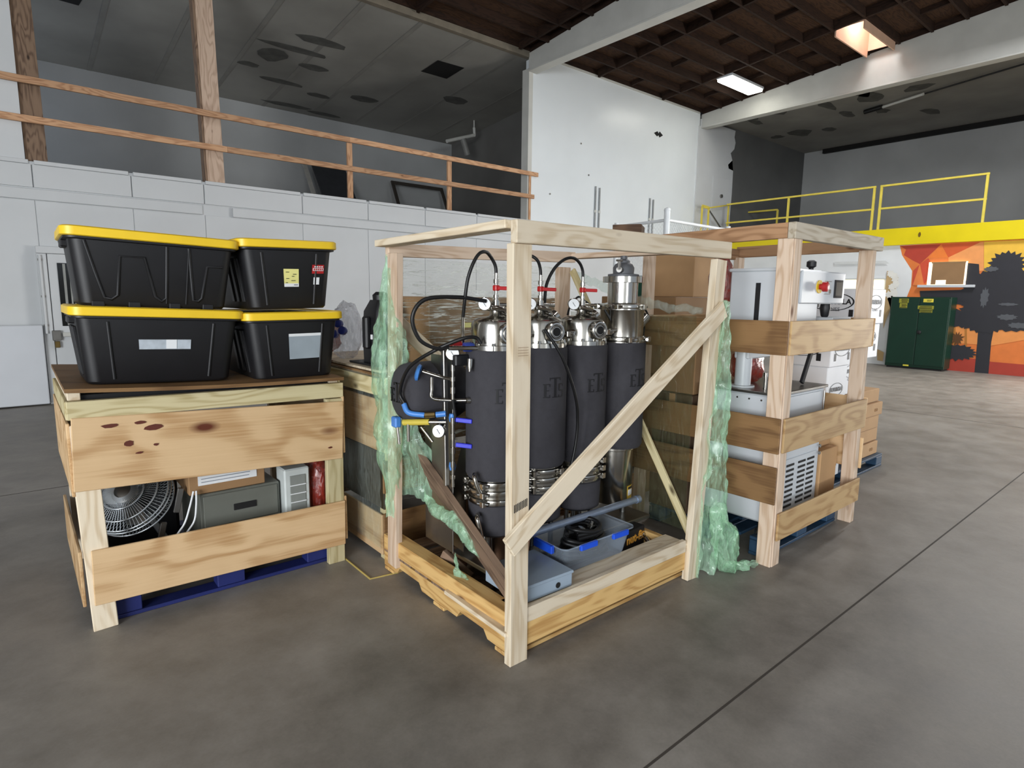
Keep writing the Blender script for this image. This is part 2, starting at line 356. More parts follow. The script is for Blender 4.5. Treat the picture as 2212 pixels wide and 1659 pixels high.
prism('ceiling_hole', [(-.5, -.3), (.4, -.34), (.5, .36), (-.3, .5)], (.95, 13.4, zl(13.4)-.004), (1, 0, 0), (0, -1, .0867), .002, M_DARK, lc)
tag(box('trim_1', (.1, YW-.02, 6.84), (9.32, YW+.1, 6.97), pm('raw_header', (128, 120, 106), .8), None, .004), kind='structure')
# tall white wall in the middle, with cap strip and edge trim
wc = tag(box('wall_center', (9.38, YW, 3.33), (15.95, YW+.2, 6.98), M_GLOSSW, None, 0), kind='structure')
box('edge_trim', (9.28, YW-.02, 3.34), (9.40, YW+.21, 6.62), M_BEAM, wc, .004)
box('top_trim', (9.38, YW-.025, 6.93), (15.9, YW+.01, 7.0), M_BEAM, wc, .004)
box('corner_trim', (15.88, YW-.03, 3.34), (15.99, YW+.01, 6.6), M_WHITE, wc, .004)
prism('vent_hole', [(-.2, 0), (-.05, .07), (0, .02), (.05, .08), (.2, .0), (.05, -.08), (0, -.03), (-.06, -.07)], (14.02, YW-.004, 6.04), (1, 0, 0), (0, 0, 1), .003, M_DARK, wc)
for x, y in ((11.0, 5.3), (11.3, 4.6), (10.0, 4.0)): lathe('wall_anchor', (x, YW-.01, y), (0, -1, 0), [(.02, 0), (.02, .01)], M_STEELD, wc, 8)
# ragged white drywall beyond the corner, with a closed door, and the grey wall it runs out on
ws = tag(box('wall_corner', (15.95, YW, 3.3), (22.8, YW+.2, 6.9), pm('dark_grey_drywall', (96, 97, 96), .85, 0, .14, .8), None, 0), kind='structure')
rag = [(15.97, 3.34), (17.86, 3.34), (17.84, 4.2), (17.87, 4.9), (17.86, 5.6), (17.6, 5.63), (17.55, 5.74), (17.78, 5.9), (17.66, 6.1), (17.85, 6.25), (17.9, 6.45), (17.82, 6.6), (17.86, 6.8), (15.97, 6.8)]
prism('drywall_sheet', rag, (0, YW-.001, 0), (1, 0, 0), (0, 0, 1), .025, M_WHITE, ws)
dr = tag(box('door_2', (16.75, YW-.04, 3.34), (17.75, YW-.027, 5.3), M_WHITE, None, .004), kind='structure')
lathe('round_knob', (17.22, YW-.04, 4.75), (0, -1, 0), [(.055, 0), (.055, .05), (.03, .06)], M_STEELD, dr, 16)
# right wall with the mural, yellow loft beam
wr = tag(box('wall_right', (XM, .9, 0), (XM+.2, YW, 2.96), pm('mural_ground', (230, 232, 232), .6, 0, .05, 2), None, 0), kind='structure')
tag(box('floor_loft_right', (XM+.02, -6.3, 3.2), (22.8, YW, 3.35), pm('loft_plywood', (120, 100, 80)), None, 0), kind='structure')
yb = tag(box('trim_2', (XM-.09, -6.3, 2.955), (XM+.05, YW-.02, 3.36), M_YEL, None, .006), kind='structure')
for y in (8.2, 5.05, 2.4, -1): prism('rust_mark', blob(8, .03, .06), (XM-.093, y, 3.17), (0, -1, 0), (0, 0, 1), .002, pm('rust', (110, 84, 10)), yb)
tag(box('wall_loft_right_back', (22.6, -6.3, 3.3), (22.8, YW, 6.95), M_GREYW, None, 0), kind='structure')
rc = tag(box('ceiling_loft_right', (16.2, -6.3, 6.86), (22.8, YW, 6.98), M_GREYC, None, 0), kind='structure')
for k in range(14):
    x, y = random.uniform(16.8, 20.5), random.uniform(5.5, 10.4)
    prism('stain', blob(11, random.uniform(.2, .6), random.uniform(.12, .35), .3), (x, y, 6.857), (1, 0, 0), (0, -1, 0), .002, M_MUD, rc)
box('ceiling_gap', (22.45, -6, 6.72), (22.61, 10.0, 6.865), M_DARK, rc, 0)
t = thing('tube_light', (18.4, 7.0, 6.8), 'unlit tube light hanging under grey loft ceiling above yellow railing', 'light')
cyl('tube', (18.563,6.791)+(6.78,), (18.151,5.703)+(6.78,), .035, M_BEAM, t, None, 10)
cyl('conduit', (18.221,5.725)+(6.8,), (17.382,2.944)+(6.8,), .02, M_RUB, t, None, 8)
cyl('end_cap', (18.663,7.254)+(6.78,), (18.519,6.776)+(6.78,), .06, M_RUB, t, None, 10)
# mural: thin coats of paint on the right wall
MU = {}
PC = [0]
def paint(rgb, pts, lay):
    PC[0] += 1
    k = 'mural_paint_%d_%d_%d' % rgb
    prism('mural_shape', [(-y, z) for y, z in pts], (XM-.001*PC[0], 0, 0), (0, -1, 0), (0, 0, 1), .00095, pm(k, rgb, .6, 0, .06, 5), wr)
def spiky(cy, cz, ry, rz, n, lay, rgb=(44, 44, 50), jag=.22):
    pts = []
    for i in range(n*2):
        a = 2*pi*i/(n*2); k = 1+(jag if i % 2 else -jag*.6)*random.uniform(.4, 1.1)
        pts.append((cy+ry*k*cos(a), cz+rz*k*sin(a)))
    PC[0] += 1; n = len(pts); x = XM-.001*PC[0]-.0009
    vs = [(x, cy, cz)]+[(x, a, b) for a, b in pts]+[(x+.0009, a, b) for a, b in pts]
    fs = [(0, 1+i, 1+(i+1) % n) for i in range(n)]+[(1+i, 1+n+i, 1+n+(i+1) % n, 1+(i+1) % n) for i in range(n)]
    fin('mural_shape', vs, fs, pm('mural_paint_%d_%d_%d' % rgb, rgb, .6, 0, .06, 5), wr)
paint((226, 124, 58), [(5.471,2.946), (5.401,2.714), (5.150,2.332), (5.137,1.957), (5.207,1.687), (5.040,-0.061), (2.790,-0.053), (1.0, .02), (1.0, 2.95), (3.794,2.964)], 1)
paint((186, 66, 48), [(5.466,2.937), (4.614,2.932), (5.001,2.487), (5.149,2.571), (5.365,2.713), (5.329,2.845)], 2)
paint((236, 128, 52), [(4.614,2.932), (4.441,2.622), (4.842,2.625)], 2)
paint((214, 92, 44), [(4.614,2.932), (3.872,2.934), (4.441,2.622)], 2)
paint((238, 158, 92), [(3.872,2.934), (3.807,2.940), (3.741,2.298), (4.399,2.314), (4.441,2.622)], 2)
paint((206, 78, 52), [(5.001,2.487), (4.842,2.625), (4.665,2.320), (4.903,1.956), (5.116,1.983), (5.126,2.331)], 2)
paint((232, 132, 70), [(5.001,2.487), (4.857,1.956), (5.104,1.983)], 3)
paint((236, 188, 64), [(3.803,2.940), (3.108,2.936), (1.0, 2.9), (1.0, 1.95), (3.023,2.139), (3.717,2.100)], 3)
paint((234, 150, 80), [(4.319,1.071), (2.911,1.085), (1.0, 1.0), (1.0, .95), (2.880,0.796), (3.432,0.634), (4.277,0.653)], 2)
paint((176, 62, 46), [(4.253,0.298), (3.603,0.316), (3.394,0.272), (2.823,0.263), (1.0, .3), (1.0, .02), (2.790,-0.048), (4.231,-0.037)], 3)
paint((180, 118, 52), [(4.183,1.025), (4.140,1.027), (4.070,0.327), (4.124,0.323)], 3)
paint((180, 118, 52), [(3.962,1.010), (3.920,1.012), (3.853,0.346), (3.903,0.342)], 3)
paint((42, 42, 48), [(3.714,1.098), (3.419,1.086), (3.440,0.709), (3.417,-0.018), (3.676,-0.020), (3.693,0.692)], 6)
paint((42, 42, 48), [(4.939,1.849), (3.908,1.881), (3.869,1.498), (4.149,1.543), (4.887,1.557)], 5)
paint((42, 42, 48), [(4.053,2.481), (3.842,2.449), (3.771,1.951), (3.900,1.801), (4.041,1.952)], 5)
spiky(*(3.342,2.421), .30, .27, 18, 6); spiky(*(3.493,1.802), .62, .52, 30, 5, (42, 42, 48), .1); spiky(*(3.113,1.708), .5, .6, 26, 5, (42, 42, 48), .12)
spiky(*(4.010,1.226), .52, .2, 22, 5); spiky(*(3.602,1.304), .5, .38, 26, 5, (42, 42, 48), .12); spiky(*(3.114,1.173), .55, .2, 20, 5, (42, 42, 48), .15)
spiky(*(4.058,0.433), .36, .17, 18, 5); spiky(*(4.080,0.758), .1, .13, 12, 5, (96, 62, 30), .5)
for a, b, c, d in ((*(3.664,1.702), .07, .2), (*(3.608,2.332), .13, .05), (*(3.232,1.560), .16, .03), (*(3.222,1.279), .16, .06), (*(3.011,1.104), .16, .06)):
    spiky(a, b, c, d, 10, 7, (84, 87, 92), .25)
paint((196, 166, 118), [(5.685,2.344), (5.423,2.175), (5.465,1.849), (5.656,1.765), (5.523,1.408), (5.597,1.127), (5.639,0.901), (5.691,1.737)], 4)
paint((196, 166, 118), [(5.732,0.385), (5.571,0.312), (5.576,0.085), (5.705,0.101)], 4)
for k in range(9): spiky(random.uniform(5.42, 5.62), random.uniform(1.75, 2.3), .07, .08, 7, 5, (232, 230, 222), .3)
paint((214, 216, 214), [(6.956,2.607), (5.733,2.592), (5.652,2.521), (6.949,2.534)], 4)
# strip window and boarded window in the right wall
M_GLOW = pm('sunlit_window', (255, 240, 205), .5, 0, .06, 3, 0, .5, 1.6)
w1 = tag(box('window_1', (XM-.054, (5.744,1.853)[0], (5.744,1.853)[1]), (XM+.01, 6.75, (5.769,2.117)[1]), M_GLOW, None, 0), kind='structure')
box('window_sill', (XM-.07, 5.7, 1.83), (XM, 6.8, 1.86), M_WHITE, w1, .003); box('window_head', (XM-.07, 5.7, 2.14), (XM, 6.8, 2.17), M_WHITE, w1, .003)
w2 = tag(box('window_2', (XM-.056, 4.05, 1.99), (XM+.01, 4.80, 2.52), M_GLOW, None, 0), kind='structure')
box('cardboard_cover', (XM-.07, 4.08, 2.0), (XM-.054, 4.72, 2.52), M_CARD2, w2, .004)
box('bright_slot', (XM-.074, 4.42, 2.0), (XM-.069, 4.62, 2.1), M_GLOW, w2, 0)
box('tape_edge', (XM-.073, 4.07, 2.49), (XM-.069, 4.74, 2.52), pm('tan_tape', (150, 122, 84)), w2, 0)
box('window_sill', (XM-.1, 3.86, 1.93), (XM-.001, 4.98, 1.99), M_ENCL, w2, .004)
# walls behind the camera with the open loading doors
def wall_pieces(name, pcs):
    o = None
    for a, b in pcs:
        if o is None: o = tag(box(name, a, b, M_WHITE, None, 0), kind='structure')
        else: box('wall_section', a, b, M_WHITE, o, 0)
wall_pieces('wall_front', [((-6, -6.2, 4.45), (17.1, -6, 8.6)), ((-6, -6.2, 0), (-.2, -6, 4.45)), ((9.9, -6.2, 0), (11.3, -6, 4.45)), ((11.3, -6.2, 0), (17.1, -6, 4.45)), ((16.9, -6, 0), (17.1, -4.5, 2.96)), ((16.9, -6.2, 2.9), (22.8, -6, 7))])
tag(box('wall_back', (-6.2, 1.9, 0), (-6, 10.9, 8.6), M_WHITE, None, 0), kind='structure')
tag(box('wall_back_lintel', (-6.2, -6.2, 4.4), (-6, 1.9, 8.6), M_WHITE, None, 0), kind='structure')
tag(box('wall_back_pier', (-6.2, -6.2, 0), (-6, -5, 4.4), M_WHITE, None, 0), kind='structure')
# roof: deck with a skylight opening, joists, blocking, girders
y0, y1, x0, x1 = -6.2, YW+.15, -6.2, 16.25; hx0, hx1, hy0, hy1 = 14.09, 15.8, 5.66, 6.2
G = lambda x, y: (x, y, zr(y)+.19)
vs = [G(x0, y0), G(x1, y0), G(x1, y1), G(x0, y1), G(hx0, hy0), G(hx1, hy0), G(hx1, hy1), G(hx0, hy1)]
vs += [(a, b, c+.05) for a, b, c in vs]
fs = []
for a, b, c, d in ((0, 1, 5, 4), (1, 2, 6, 5), (2, 3, 7, 6), (3, 0, 4, 7)): fs += [(d, c, b, a), (a+8, b+8, c+8, d+8)]
ce = tag(fin('ceiling', vs, fs, W_DECK), kind='structure')
JY = [10.06-.635*k for k in range(0, 22)]
for i, y in enumerate(JY):
    if y > 1.0:
        for xa, xb in ((-2.0, 9.3), (9.45, 16.0)):
            board('joist', (xa, y, zr(y)+.095), (xb, y, zr(y)+.095), .19, .05, W_ROOF, ce, (0, 0, 1), 0)
for i in range(len(JY)-1):
    yy = (JY[i-1] if i else 10.66, JY[i])
    if yy[1] < 2.0: break
    for x in (1.3, 3.85, 6.4, 8.95, 11.48, 14.04):
        if x == 14.04 or x == 11.48 or yy[1] > 5:
            board('blocking', (x, yy[1]+.026, zr(yy[1]+.026)+.095), (x, yy[0]-.026, zr(yy[0]-.026)+.095), .19, .06, W_ROOF, ce, (0, 0, 1), 0)
    for x in (10.4, 12.75, 15.1):
        if (i+int(x)) % 2 == 0 and not (x == 15.1 and 5.5 < yy[1] < 6.4):
            board('bridging', (x, yy[1]+.026, zr(yy[1]+.026)+.14), (x, yy[0]-.026, zr(yy[0]-.026)+.14), .1, .05, W_ROOF, ce, (0, 0, 1), 0)
for x, wd in ((9.38, .2), (16.12, .2)):
    g = fin('girder', [(-wd/2, 0, 0), (wd/2, 0, 0), (wd/2, -16.7, 0), (-wd/2, -16.7, 0), (-wd/2, 0, .36), (wd/2, 0, .36), (wd/2, -16.7, 1.9), (-wd/2, -16.7, 1.9)],
        [(0, 1, 2, 3), (7, 6, 5, 4), (0, 4, 5, 1), (1, 5, 6, 2), (2, 6, 7, 3), (3, 7, 4, 0)], M_BEAM, ce, MX.Translation((x, YW-.005, 6.57)))
    box('girder_flange', (x-.13, -6, 6.545), (x+.13, YW-.005, 6.585), M_BEAM, ce, .004)
for xa, xb in ((-6, 9.28), (9.48, 16.0)): box('end_blocking', (xa, YW-.03, 6.975), (xb, YW+.14, 7.14), W_ROOF, ce, 0)
for x in (9.38, 16.12):
    board('girder_cap', (x, YW, zr(YW)+.115), (x, -6.1, zr(-6.1)+.115), .16, .16, W_ROOF, ce, (0, 0, 1), 0)
box('roof_edge', (16.22, -6.2, 6.9), (16.3, YW+.2, 8.8), M_DARK, ce, 0)
box('roof_edge', (.2, YW+.1, 6.9), (11.4, YW+.2, 7.2), M_DARK, ce, 0)
# skylight shaft
sk = tag(box('window_3', (hx0-.05, hy0-.05, 8.02), (hx1+.05, hy1+.05, 8.05), pm('skylight_dome', (255, 250, 240), .5, 0, .02, 3, 0, .5, 2.2), None, 0), kind='structure')
M_SHAFT = pm('shaft_board', (210, 174, 150), .7, 0, .06, 3)
for a, b in (((hx0-.03, hy0, 7.34), (hx0, hy1, 8.02)), ((hx1, hy0, 7.34), (hx1+.03, hy1, 8.02)), ((hx0, hy0-.03, 7.2), (hx1, hy0, 8.02)), ((hx0, hy1, 7.2), (hx1, hy1+.03, 8.02))):
    box('shaft_side', a, b, M_SHAFT, sk, 0)
# ceiling lamp
lp = thing('ceiling_light', (14.8, 8.8, 7.0), 'lit white rectangular lamp under dark roof joists', 'light')
box('housing', (14.05, 8.58, 7.03), (15.58, 9.02, 7.09), M_ENCL, lp, .005)
box('diffuser', (14.07, 8.6, 6.97), (15.56, 9.0, 7.03), pm('lamp_diffuser', (255, 252, 240), .5, 0, .01, 3, 0, .5, 14), lp, .01)
# ---------------------------------------------------------------- loft railing and posts (left)
gr = thing('guardrail', (4.8, 10.66, 3.33), 'wooden two-bar loft guardrail of brown timber along the left loft', 'railing')
for a, b in ((-4, 4.96), (4.96, 9.56)): board('top_rail', (a, 10.64, 4.365), (b, 10.64, 4.365), .09, .04, W_RAIL, gr)
for a, b in ((-4, 2.86), (2.86, 9.45)): board('middle_rail', (a, 10.64, 3.865), (b, 10.64, 3.865), .09, .04, W_RAIL, gr)
for x in (4.97, 7.15): board('post', (x, 10.69, 3.35), (x, 10.69, 4.32), .1, .045, W_RAIL, gr, (1, 0, 0))
board('post', (9.34, 10.665, 3.35), (9.34, 10.665, 4.32), .06, .02, W_RAIL, gr, (1, 0, 0))
c1_ = thing('timber_column', (2.7, 10.85, 3.33), 'tall pale timber column rising behind the loft guardrail', 'column')
board('shaft', (2.71, 10.87, 3.34), (2.66, 10.87, 6.78), .26, .18, W_COLUMN, c1_, (1, 0, 0))
board('side_plank', (2.565, 10.87, 3.34), (2.515, 10.87, 6.78), .035, .2, W_OLD, c1_, (1, 0, 0))
c2_ = thing('timber_column', (.4, 10.85, 3.33), 'brown timber column at left loft corner next to white wall', 'column')
board('shaft', (.43, 10.85, 3.34), (.40, 10.85, 6.8), .24, .15, W_OLD, c2_, (1, 0, 0))
# things standing in the left loft
def lp3(a, b): return a
t = tag(board('door_slab', (7.05, 15.2, 3.33), (7.0, 16.4, 5.05), .95, .05, pm('dark_slab', (52, 54, 58), .7), None, (1, 0, 0)), 'dark grey door slab leaning on loft back wall behind railing', 'panel')
t = tag(board('narrow_board', (6.35, 15.3, 3.33), (6.3, 16.4, 5.15), .12, .03, pm('white_trim_board', (170, 168, 162), .7), None, (1, 0, 0)), 'narrow pale board leaning beside the dark door slab in loft', 'board')
fr = thing('empty_frame', (9.8, 15.6, 3.33), 'large empty dark frame leaning in the loft corner', 'frame')
M_FR = pm('dark_frame', (62, 56, 50), .7)
for a, b in (((8.9, 15.5, 3.34), (8.9, 16.3, 4.9)), ((10.6, 15.5, 3.34), (10.6, 16.3, 4.9))): board('stile', a, b, .09, .05, M_FR, fr, (1, 0, 0))
board('top_bar', (8.9, 16.28, 4.86), (10.6, 16.28, 4.86), .09, .05, M_FR, fr); board('bottom_bar', (8.95, 15.52, 3.4), (10.55, 15.52, 3.4), .09, .05, M_FR, fr)
pl = thing('scrap_pile', (8.0, 13.5, 3.33), 'low pile of rusty orange scraps on loft floor behind railing', 'scrap')
for k in range(26):
    a = random.uniform(0, 2*pi); c = V((7.9+random.gauss(0, .4), 13.4+random.gauss(0, .25), 3.36+abs(random.gauss(0, .12))))
    d = V((cos(a), sin(a), random.uniform(-.3, .5)))*random.uniform(.15, .4)
    board('scrap', c-d, c+d, random.uniform(.04, .12), .015, pm('rusty_scrap', (150, 84, 50), .8), pl, (.2, .1, 1), 0)
hd = thing('pipe_rack', (10.3, 15.0, 6.0), 'pale crossed pipes under the sloping loft ceiling at far end', 'pipes')
cyl('pipe', (9.622,5.812)[:1]+(14.5,)+(9.622,5.812)[1:], (10.569,6.134)[:1]+(14.5,)+(10.569,6.134)[1:], .05, M_BEAM, hd, None, 10)
cyl('pipe', (10.569,6.134)[:1]+(14.5,)+(10.569,6.134)[1:], (10.552,6.332)[:1]+(14.5,)+(10.552,6.332)[1:], .04, M_BEAM, hd, None, 10)
cyl('pipe', (10.167,5.965)[:1]+(14.5,)+(10.167,5.965)[1:], (10.327,5.553)[:1]+(14.5,)+(10.327,5.553)[1:], .09, pm('dim_duct', (130, 130, 126)), hd, None, 10)
cyl('hanger', (10.552,6.332)[:1]+(14.5,)+(10.552,6.332)[1:], (10.552,6.332)[:1]+(14.5, 6.53), .02, M_BEAM, hd, None, 8)
# ---------------------------------------------------------------- yellow railings (right loft)
def yrail(ya, yb_, posts, label, z1=4.44, z2=3.895, x=XM-.04, z0=3.36):
    t = thing('yellow_guardrail', (x, (ya+yb_)/2, z0), label, 'railing', 'yellow loft railings')
    for z in (z1-.025, z2-.025): board('rail', (x, ya, z), (x, yb_, z), .045, .045, M_YRAIL, t)
    for y in posts: board('post', (x, y, z0), (x, y, z1-.05), .05, .05, M_YRAIL, t, (1, 0, 0))
yrail(10.2, 6.12, (8.32, 6.15), 'longer yellow pipe guardrail on loft, left section')
yrail(6.02, 3.84, (5.99, 3.87), 'shorter yellow pipe guardrail on loft, right section')
t = thing('yellow_stair_rail', (19.5, 9.6, 3.36), 'low yellow hoop rail standing on loft behind long guardrail', 'railing')
for x in ((10.977,4.447),(9.709,4.427)): board('post', (19, x[0], 3.36), (19, x[0], x[1]), .05, .05, M_YRAIL, t, (1, 0, 0))
a, b = (10.977,4.447), (9.709,4.427); board('rail', (19, a[0], a[1]), (19, b[0], b[1]), .05, .05, M_YRAIL, t)
gt = thing('yellow_gate', (16.3, 10.4, 3.36), 'yellow framed swing gate at the left end of the loft railing', 'gate')
q = [(15.857,4.292), (16.199,4.273), (17.274,4.464)]
for a in (q[0], q[1], q[2]): board('post', (a[0], 10.4, 3.36), (a[0], 10.4, a[1]), .05, .04, M_YRAIL, gt, (1, 0, 0))
board('rail', (q[0][0], 10.4, q[0][1]), (q[1][0], 10.4, q[1][1]), .08, .04, M_YRAIL, gt); board('rail', (q[1][0], 10.4, q[1][1]), (q[2][0], 10.4, q[2][1]), .04, .04, M_YRAIL, gt)
board('rail', (q[0][0], 10.4, 3.42), (q[2][0], 10.4, 3.42), .05, .04, M_YRAIL, gt); board('brace', (q[1][0], 10.4, q[1][1]-.05), (q[2][0], 10.4, 3.5), .04, .03, M_STEELD, gt)
# conduits on the white wall
for i, (xa, zt, lab) in enumerate(((11.62, 4.36, 'pair of grey conduits on tall white wall, nearer pair'), (13.82, 4.31, 'pair of grey conduits on tall white wall, farther pair'))):
    t = thing('conduit_pair', (xa, 10.67, 3.0), lab, 'conduit')
    for dx, dz in ((-.06, 0), (.09, -.02)):
        cyl('conduit', (xa+dx, 10.675, 2.9), (xa+dx, 10.675, zt+dz), .022, pm('grey_conduit', (150, 152, 152), .5), t, None, 10)
        cyl('coupling', (xa+dx, 10.675, 3.72), (xa+dx, 10.675, 3.78), .034, M_BEAM, t, None, 10)
# chain link fence
fz = 3.0
fn = thing('chain_link_fence', (9.14, 6.7, 0), 'white chain-link fence corner standing behind the crates', 'fence')
M_FEN = pm('white_fence_paint', (222, 226, 228), .45, .1, .05, 8)
cyl('corner_post', (9.14, 6.7, 0), (9.14, 6.7, fz+.14), .055, M_FEN, fn); lathe('post_cap', (9.14, 6.7, fz+.14), (0, 0, 1), [(.062, 0), (.055, .04), (0, .07)], M_FEN, fn, 14)
for q2 in ((9.3, 8.0, fz), (11.3, 6.78, fz)):
    cyl('top_rail', (9.14, 6.7, fz-.02), (q2[0], q2[1], fz-.02), .028, M_FEN, fn, None, 10); cyl('end_post', (q2[0], q2[1], 0), (q2[0], q2[1], fz+.05), .045, M_FEN, fn, None, 12)
    a, b = V((9.14, 6.7, 0)), V((q2[0], q2[1], 0)); L = (b-a).length; d = (b-a)/L; pts = []
    vs, fs = [], []
    def wire(p, q3):
        k = len(vs); n = d.cross(V((0, 0, 1)))*.003; u = V((0, 0, .003))
        for e in (p, q3):
            vs.extend([e+n, e+u, e-n])
        fs.extend([(k, k+1, k+4, k+3), (k+1, k+2, k+5, k+4), (k+2, k, k+3, k+5)])
    h0, h1 = 1.9, fz-.05; s = -(h1-h0)
    while s < L:
        lo, hi = max(0, s), min(L, s+(h1-h0))
        if hi > lo:
            wire(a+d*lo+V((0, 0, h0+lo-s)), a+d*hi+V((0, 0, h0+hi-s))); wire(a+d*lo+V((0, 0, h1-lo+s)), a+d*hi+V((0, 0, h1-hi+s)))
        s += .075
    tag(fin('wire_mesh', vs, fs, M_FEN, fn), kind='stuff')
# green safety cabinet
gc = thing('safety_cabinet', (16.63, 4.75, 0), 'dark green steel safety cabinet with yellow stickers in front of mural', 'cabinet')
M_GC = pm('dark_green_enamel', (8, 48, 34), .35, 0, .08, 3)
box('body', (16.42, 4.16, .04), (16.86, 5.38, 1.7), M_GC, gc, .008)
box('door', (16.40, 4.78, .1), (16.425, 5.36, 1.67), M_GC, gc, .006); d2 = box('door', (16.40, 4.18, .1), (16.425, 4.765, 1.67), M_GC, gc, .006)
box('plinth', (16.43, 4.2, 0), (16.85, 5.34, .045), M_DARK, gc, 0)
lathe('handle', (16.405, 4.72, .88), (-1, 0, 0), [(.05, 0), (.045, .02), (.015, .03), (.012, .05)], M_BLK, d2, 14)
M_STK = pm('faded_yellow_print', (150, 148, 44), .5); M_STK2 = pm('yellow_sticker', (222, 206, 70), .5)
for a, b, c, d, mt in ((5.0, 5.2, 1.56, 1.66, M_STK), (5.02, 5.18, 1.44, 1.55, M_STK), (4.5, 4.7, 1.58, 1.66, M_STK2), (4.48, 4.8, 1.42, 1.5, M_STK), (4.5, 4.76, 1.34, 1.41, M_STK), (4.86, 4.98, .06, .095, M_STK2)):
    box('sticker', (16.396, a, c), (16.4, b, d), mt, gc, 0)
for y0_, y1_, z0_, n_ in ((5.02, 5.18, 1.45, 4), (5.0, 5.19, 1.57, 4), (4.5, 4.78, 1.345, 3), (4.5, 4.78, 1.43, 3), (4.53, 4.67, 1.6, 2)):
    for k in range(n_): box('print_line', (16.3945, y0_+random.uniform(0, .03), z0_+k*.022), (16.3955, y1_-random.uniform(0, .05), z0_+k*.022+.011), M_DARK, gc, 0)
# door with a window, left wall, and a white panel
d1 = tag(box('door_1', (.43, YW-.09, .02), (1.6, YW-.015, 2.1), M_WHITE, None, .005), kind='structure')
box('door_frame', (.31, YW-.1, .0), (.42, YW-.01, 2.1), M_WHITE, d1, .005); box('door_frame', (.31, YW-.1, 2.105), (1.7, YW-.01, 2.2), M_WHITE, d1, .005)
cyl('frame_pipe', (.345, YW-.125, 1.0), (.345, YW-.125, 2.08), .018, M_WHITE, d1, None, 10)
for z in (1.1, 1.5, 2.0): box('pipe_clip', (.32, YW-.13, z), (.37, YW-.1, z+.03), M_STEELD, d1, .003)
box('window_glass', (.53, YW-.096, 1.1), (1.4, YW-.0905, 1.98), pm('dark_window_glass', (34, 36, 36), .15), d1, 0)
for x, ww in ((.59, .03), (.66, .02), (.70, .1)): box('window_bar', (x, YW-.1, 1.11), (x+ww, YW-.097, 1.97), pm('pale_curtain', (150, 152, 148), .6), d1, 0)
box('lock_box', (.40, YW-.16, .90), (.50, YW-.09, 1.04), M_STEELD, d1, .006); box('padlock', (.42, YW-.16, .80), (.48, YW-.11, .89), pm('brass', (120, 100, 60), .4, .8), d1, .006); box('push_bar', (.52, YW-.13, .95), (1.4, YW-.09, 1.01), M_BEAM, d1, .006)
pn = tag(box('laminate_sheet', (-2.5, YW-.2, .02), (.30, YW-.13, 1.12), pm('white_laminate', (214, 218, 224), .18, 0, .03, 2), None, .01), 'large glossy white laminate sheet standing against left wall beside door', 'panel')
# far counter behind the crates
ct = thing('counter', (2.6, 9.9, 0), 'white counter with brown wooden top by the left wall', 'counter')
box('body', (1.9, 9.5, 0), (3.6, 10.5, .98), M_WHITE, ct, .01); box('top', (1.85, 9.45, .98), (3.65, 10.5, 1.06), wood('counter_top', (170, 110, 62), (120, 72, 40)), ct, .006)

# ================================================================ crates
def pallet(name, x0, x1, y0, y1, mat, label, cat='pallet', nb=6):
    t = thing(name, ((x0+x1)/2, (y0+y1)/2, 0), label, cat)
    for k in range(3):
        y = y0+.05+k*(y1-y0-.1)/2; board('bottom_board', (x0, y, .011), (x1, y, .011), .1, .02, mat, t, (0, 1, 0))
        for j in range(3):
            x = x0+.07+j*(x1-x0-.14)/2; box('block', (x-.07, y-.048, .022), (x+.07, y+.048, .1), mat, t, .004)
        
    for k in range(nb):
        y = y0+.05+k*(y1-y0-.1)/(nb-1); board('deck_board', (x0, y, .112), (x1, y, .112), .095, .02, mat, t, (0, 1, 0))
    return t
# ---------------------------------------------------------------- left crate
pallet('pallet', .24, 1.36, 3.33, 4.25, M_DBLUE, 'dark blue pallet under the left plywood crate')
k1 = thing('plywood_crate', (.8, 3.78, 0), 'open plywood and timber crate on the left carrying black totes', 'crate')
for x, wd in ((.22, .1), (1.378, .1)):
    board('post', (x+.0, 3.292, 0), (x-.03 if x < 1 else x+.012, 3.292, 1.0), wd, .038, W_GREEN if x > 1 else W_PALE, k1, (1, 0, 0)); board('post', (x, 4.28, 0), (x, 4.28, 1.0), wd, .038, W_PALE, k1, (1, 0, 0))
board('top_rail', (.147, 3.285, 1.067), (1.443, 3.285, 1.048), .084, .04, W_GREEN, k1)
board('top_rail', (.16, 4.3, 1.06), (1.44, 4.3, 1.05), .084, .04, W_GREEN, k1)
b = board('side_board', (.152, 3.264, .865), (1.432, 3.264, .812), .34, .014, W_PLY, k1)
b2 = board('side_board', (.185, 3.264, .268), (1.43, 3.264, .246), .27, .014, W_PLY, k1)
M_KNOT = pm('plywood_knot', (92, 40, 26), .6)
for x, z, sx, sz in ((.30, .985, .035, .009), (.42, .985, .024, .008), (.475, .955, .042, .014), (.37, .89, .02, .014), (.48, .87, .012, .006), (.41, .84, .016, .006), (1.35, .72, .014, .005)):
    prism('knot', blob(9, sx, sz, .2), (x, 3.2555, z), (1, 0, 0), (0, 0, 1), .0012, M_KNOT, b)
for x in (.146, 1.442):
    for z, h in ((.84, .34), (.27, .27)): board('side_board', (x, 3.272, z), (x, 4.3, z), h, .014, W_PLY, k1)
    board('top_rail', (x+(.015 if x < 1 else -.015), 3.31, 1.06), (x+(.015 if x < 1 else -.015), 4.29, 1.06), .084, .035, W_GREEN, k1)
def topply(u, v):
    x, y = .145+u*1.29, 3.235+v*1.09
    return (x, y, 1.172-.045*u-.012*sin(pi*u)+.006*v)
nu, nv = 10, 4
vs = [V(topply(i/nu, j/nv))+V((0, 0, dz)) for dz in (0, -.018) for i in range(nu+1) for j in range(nv+1)]
K = (nu+1)*(nv+1); fs = []
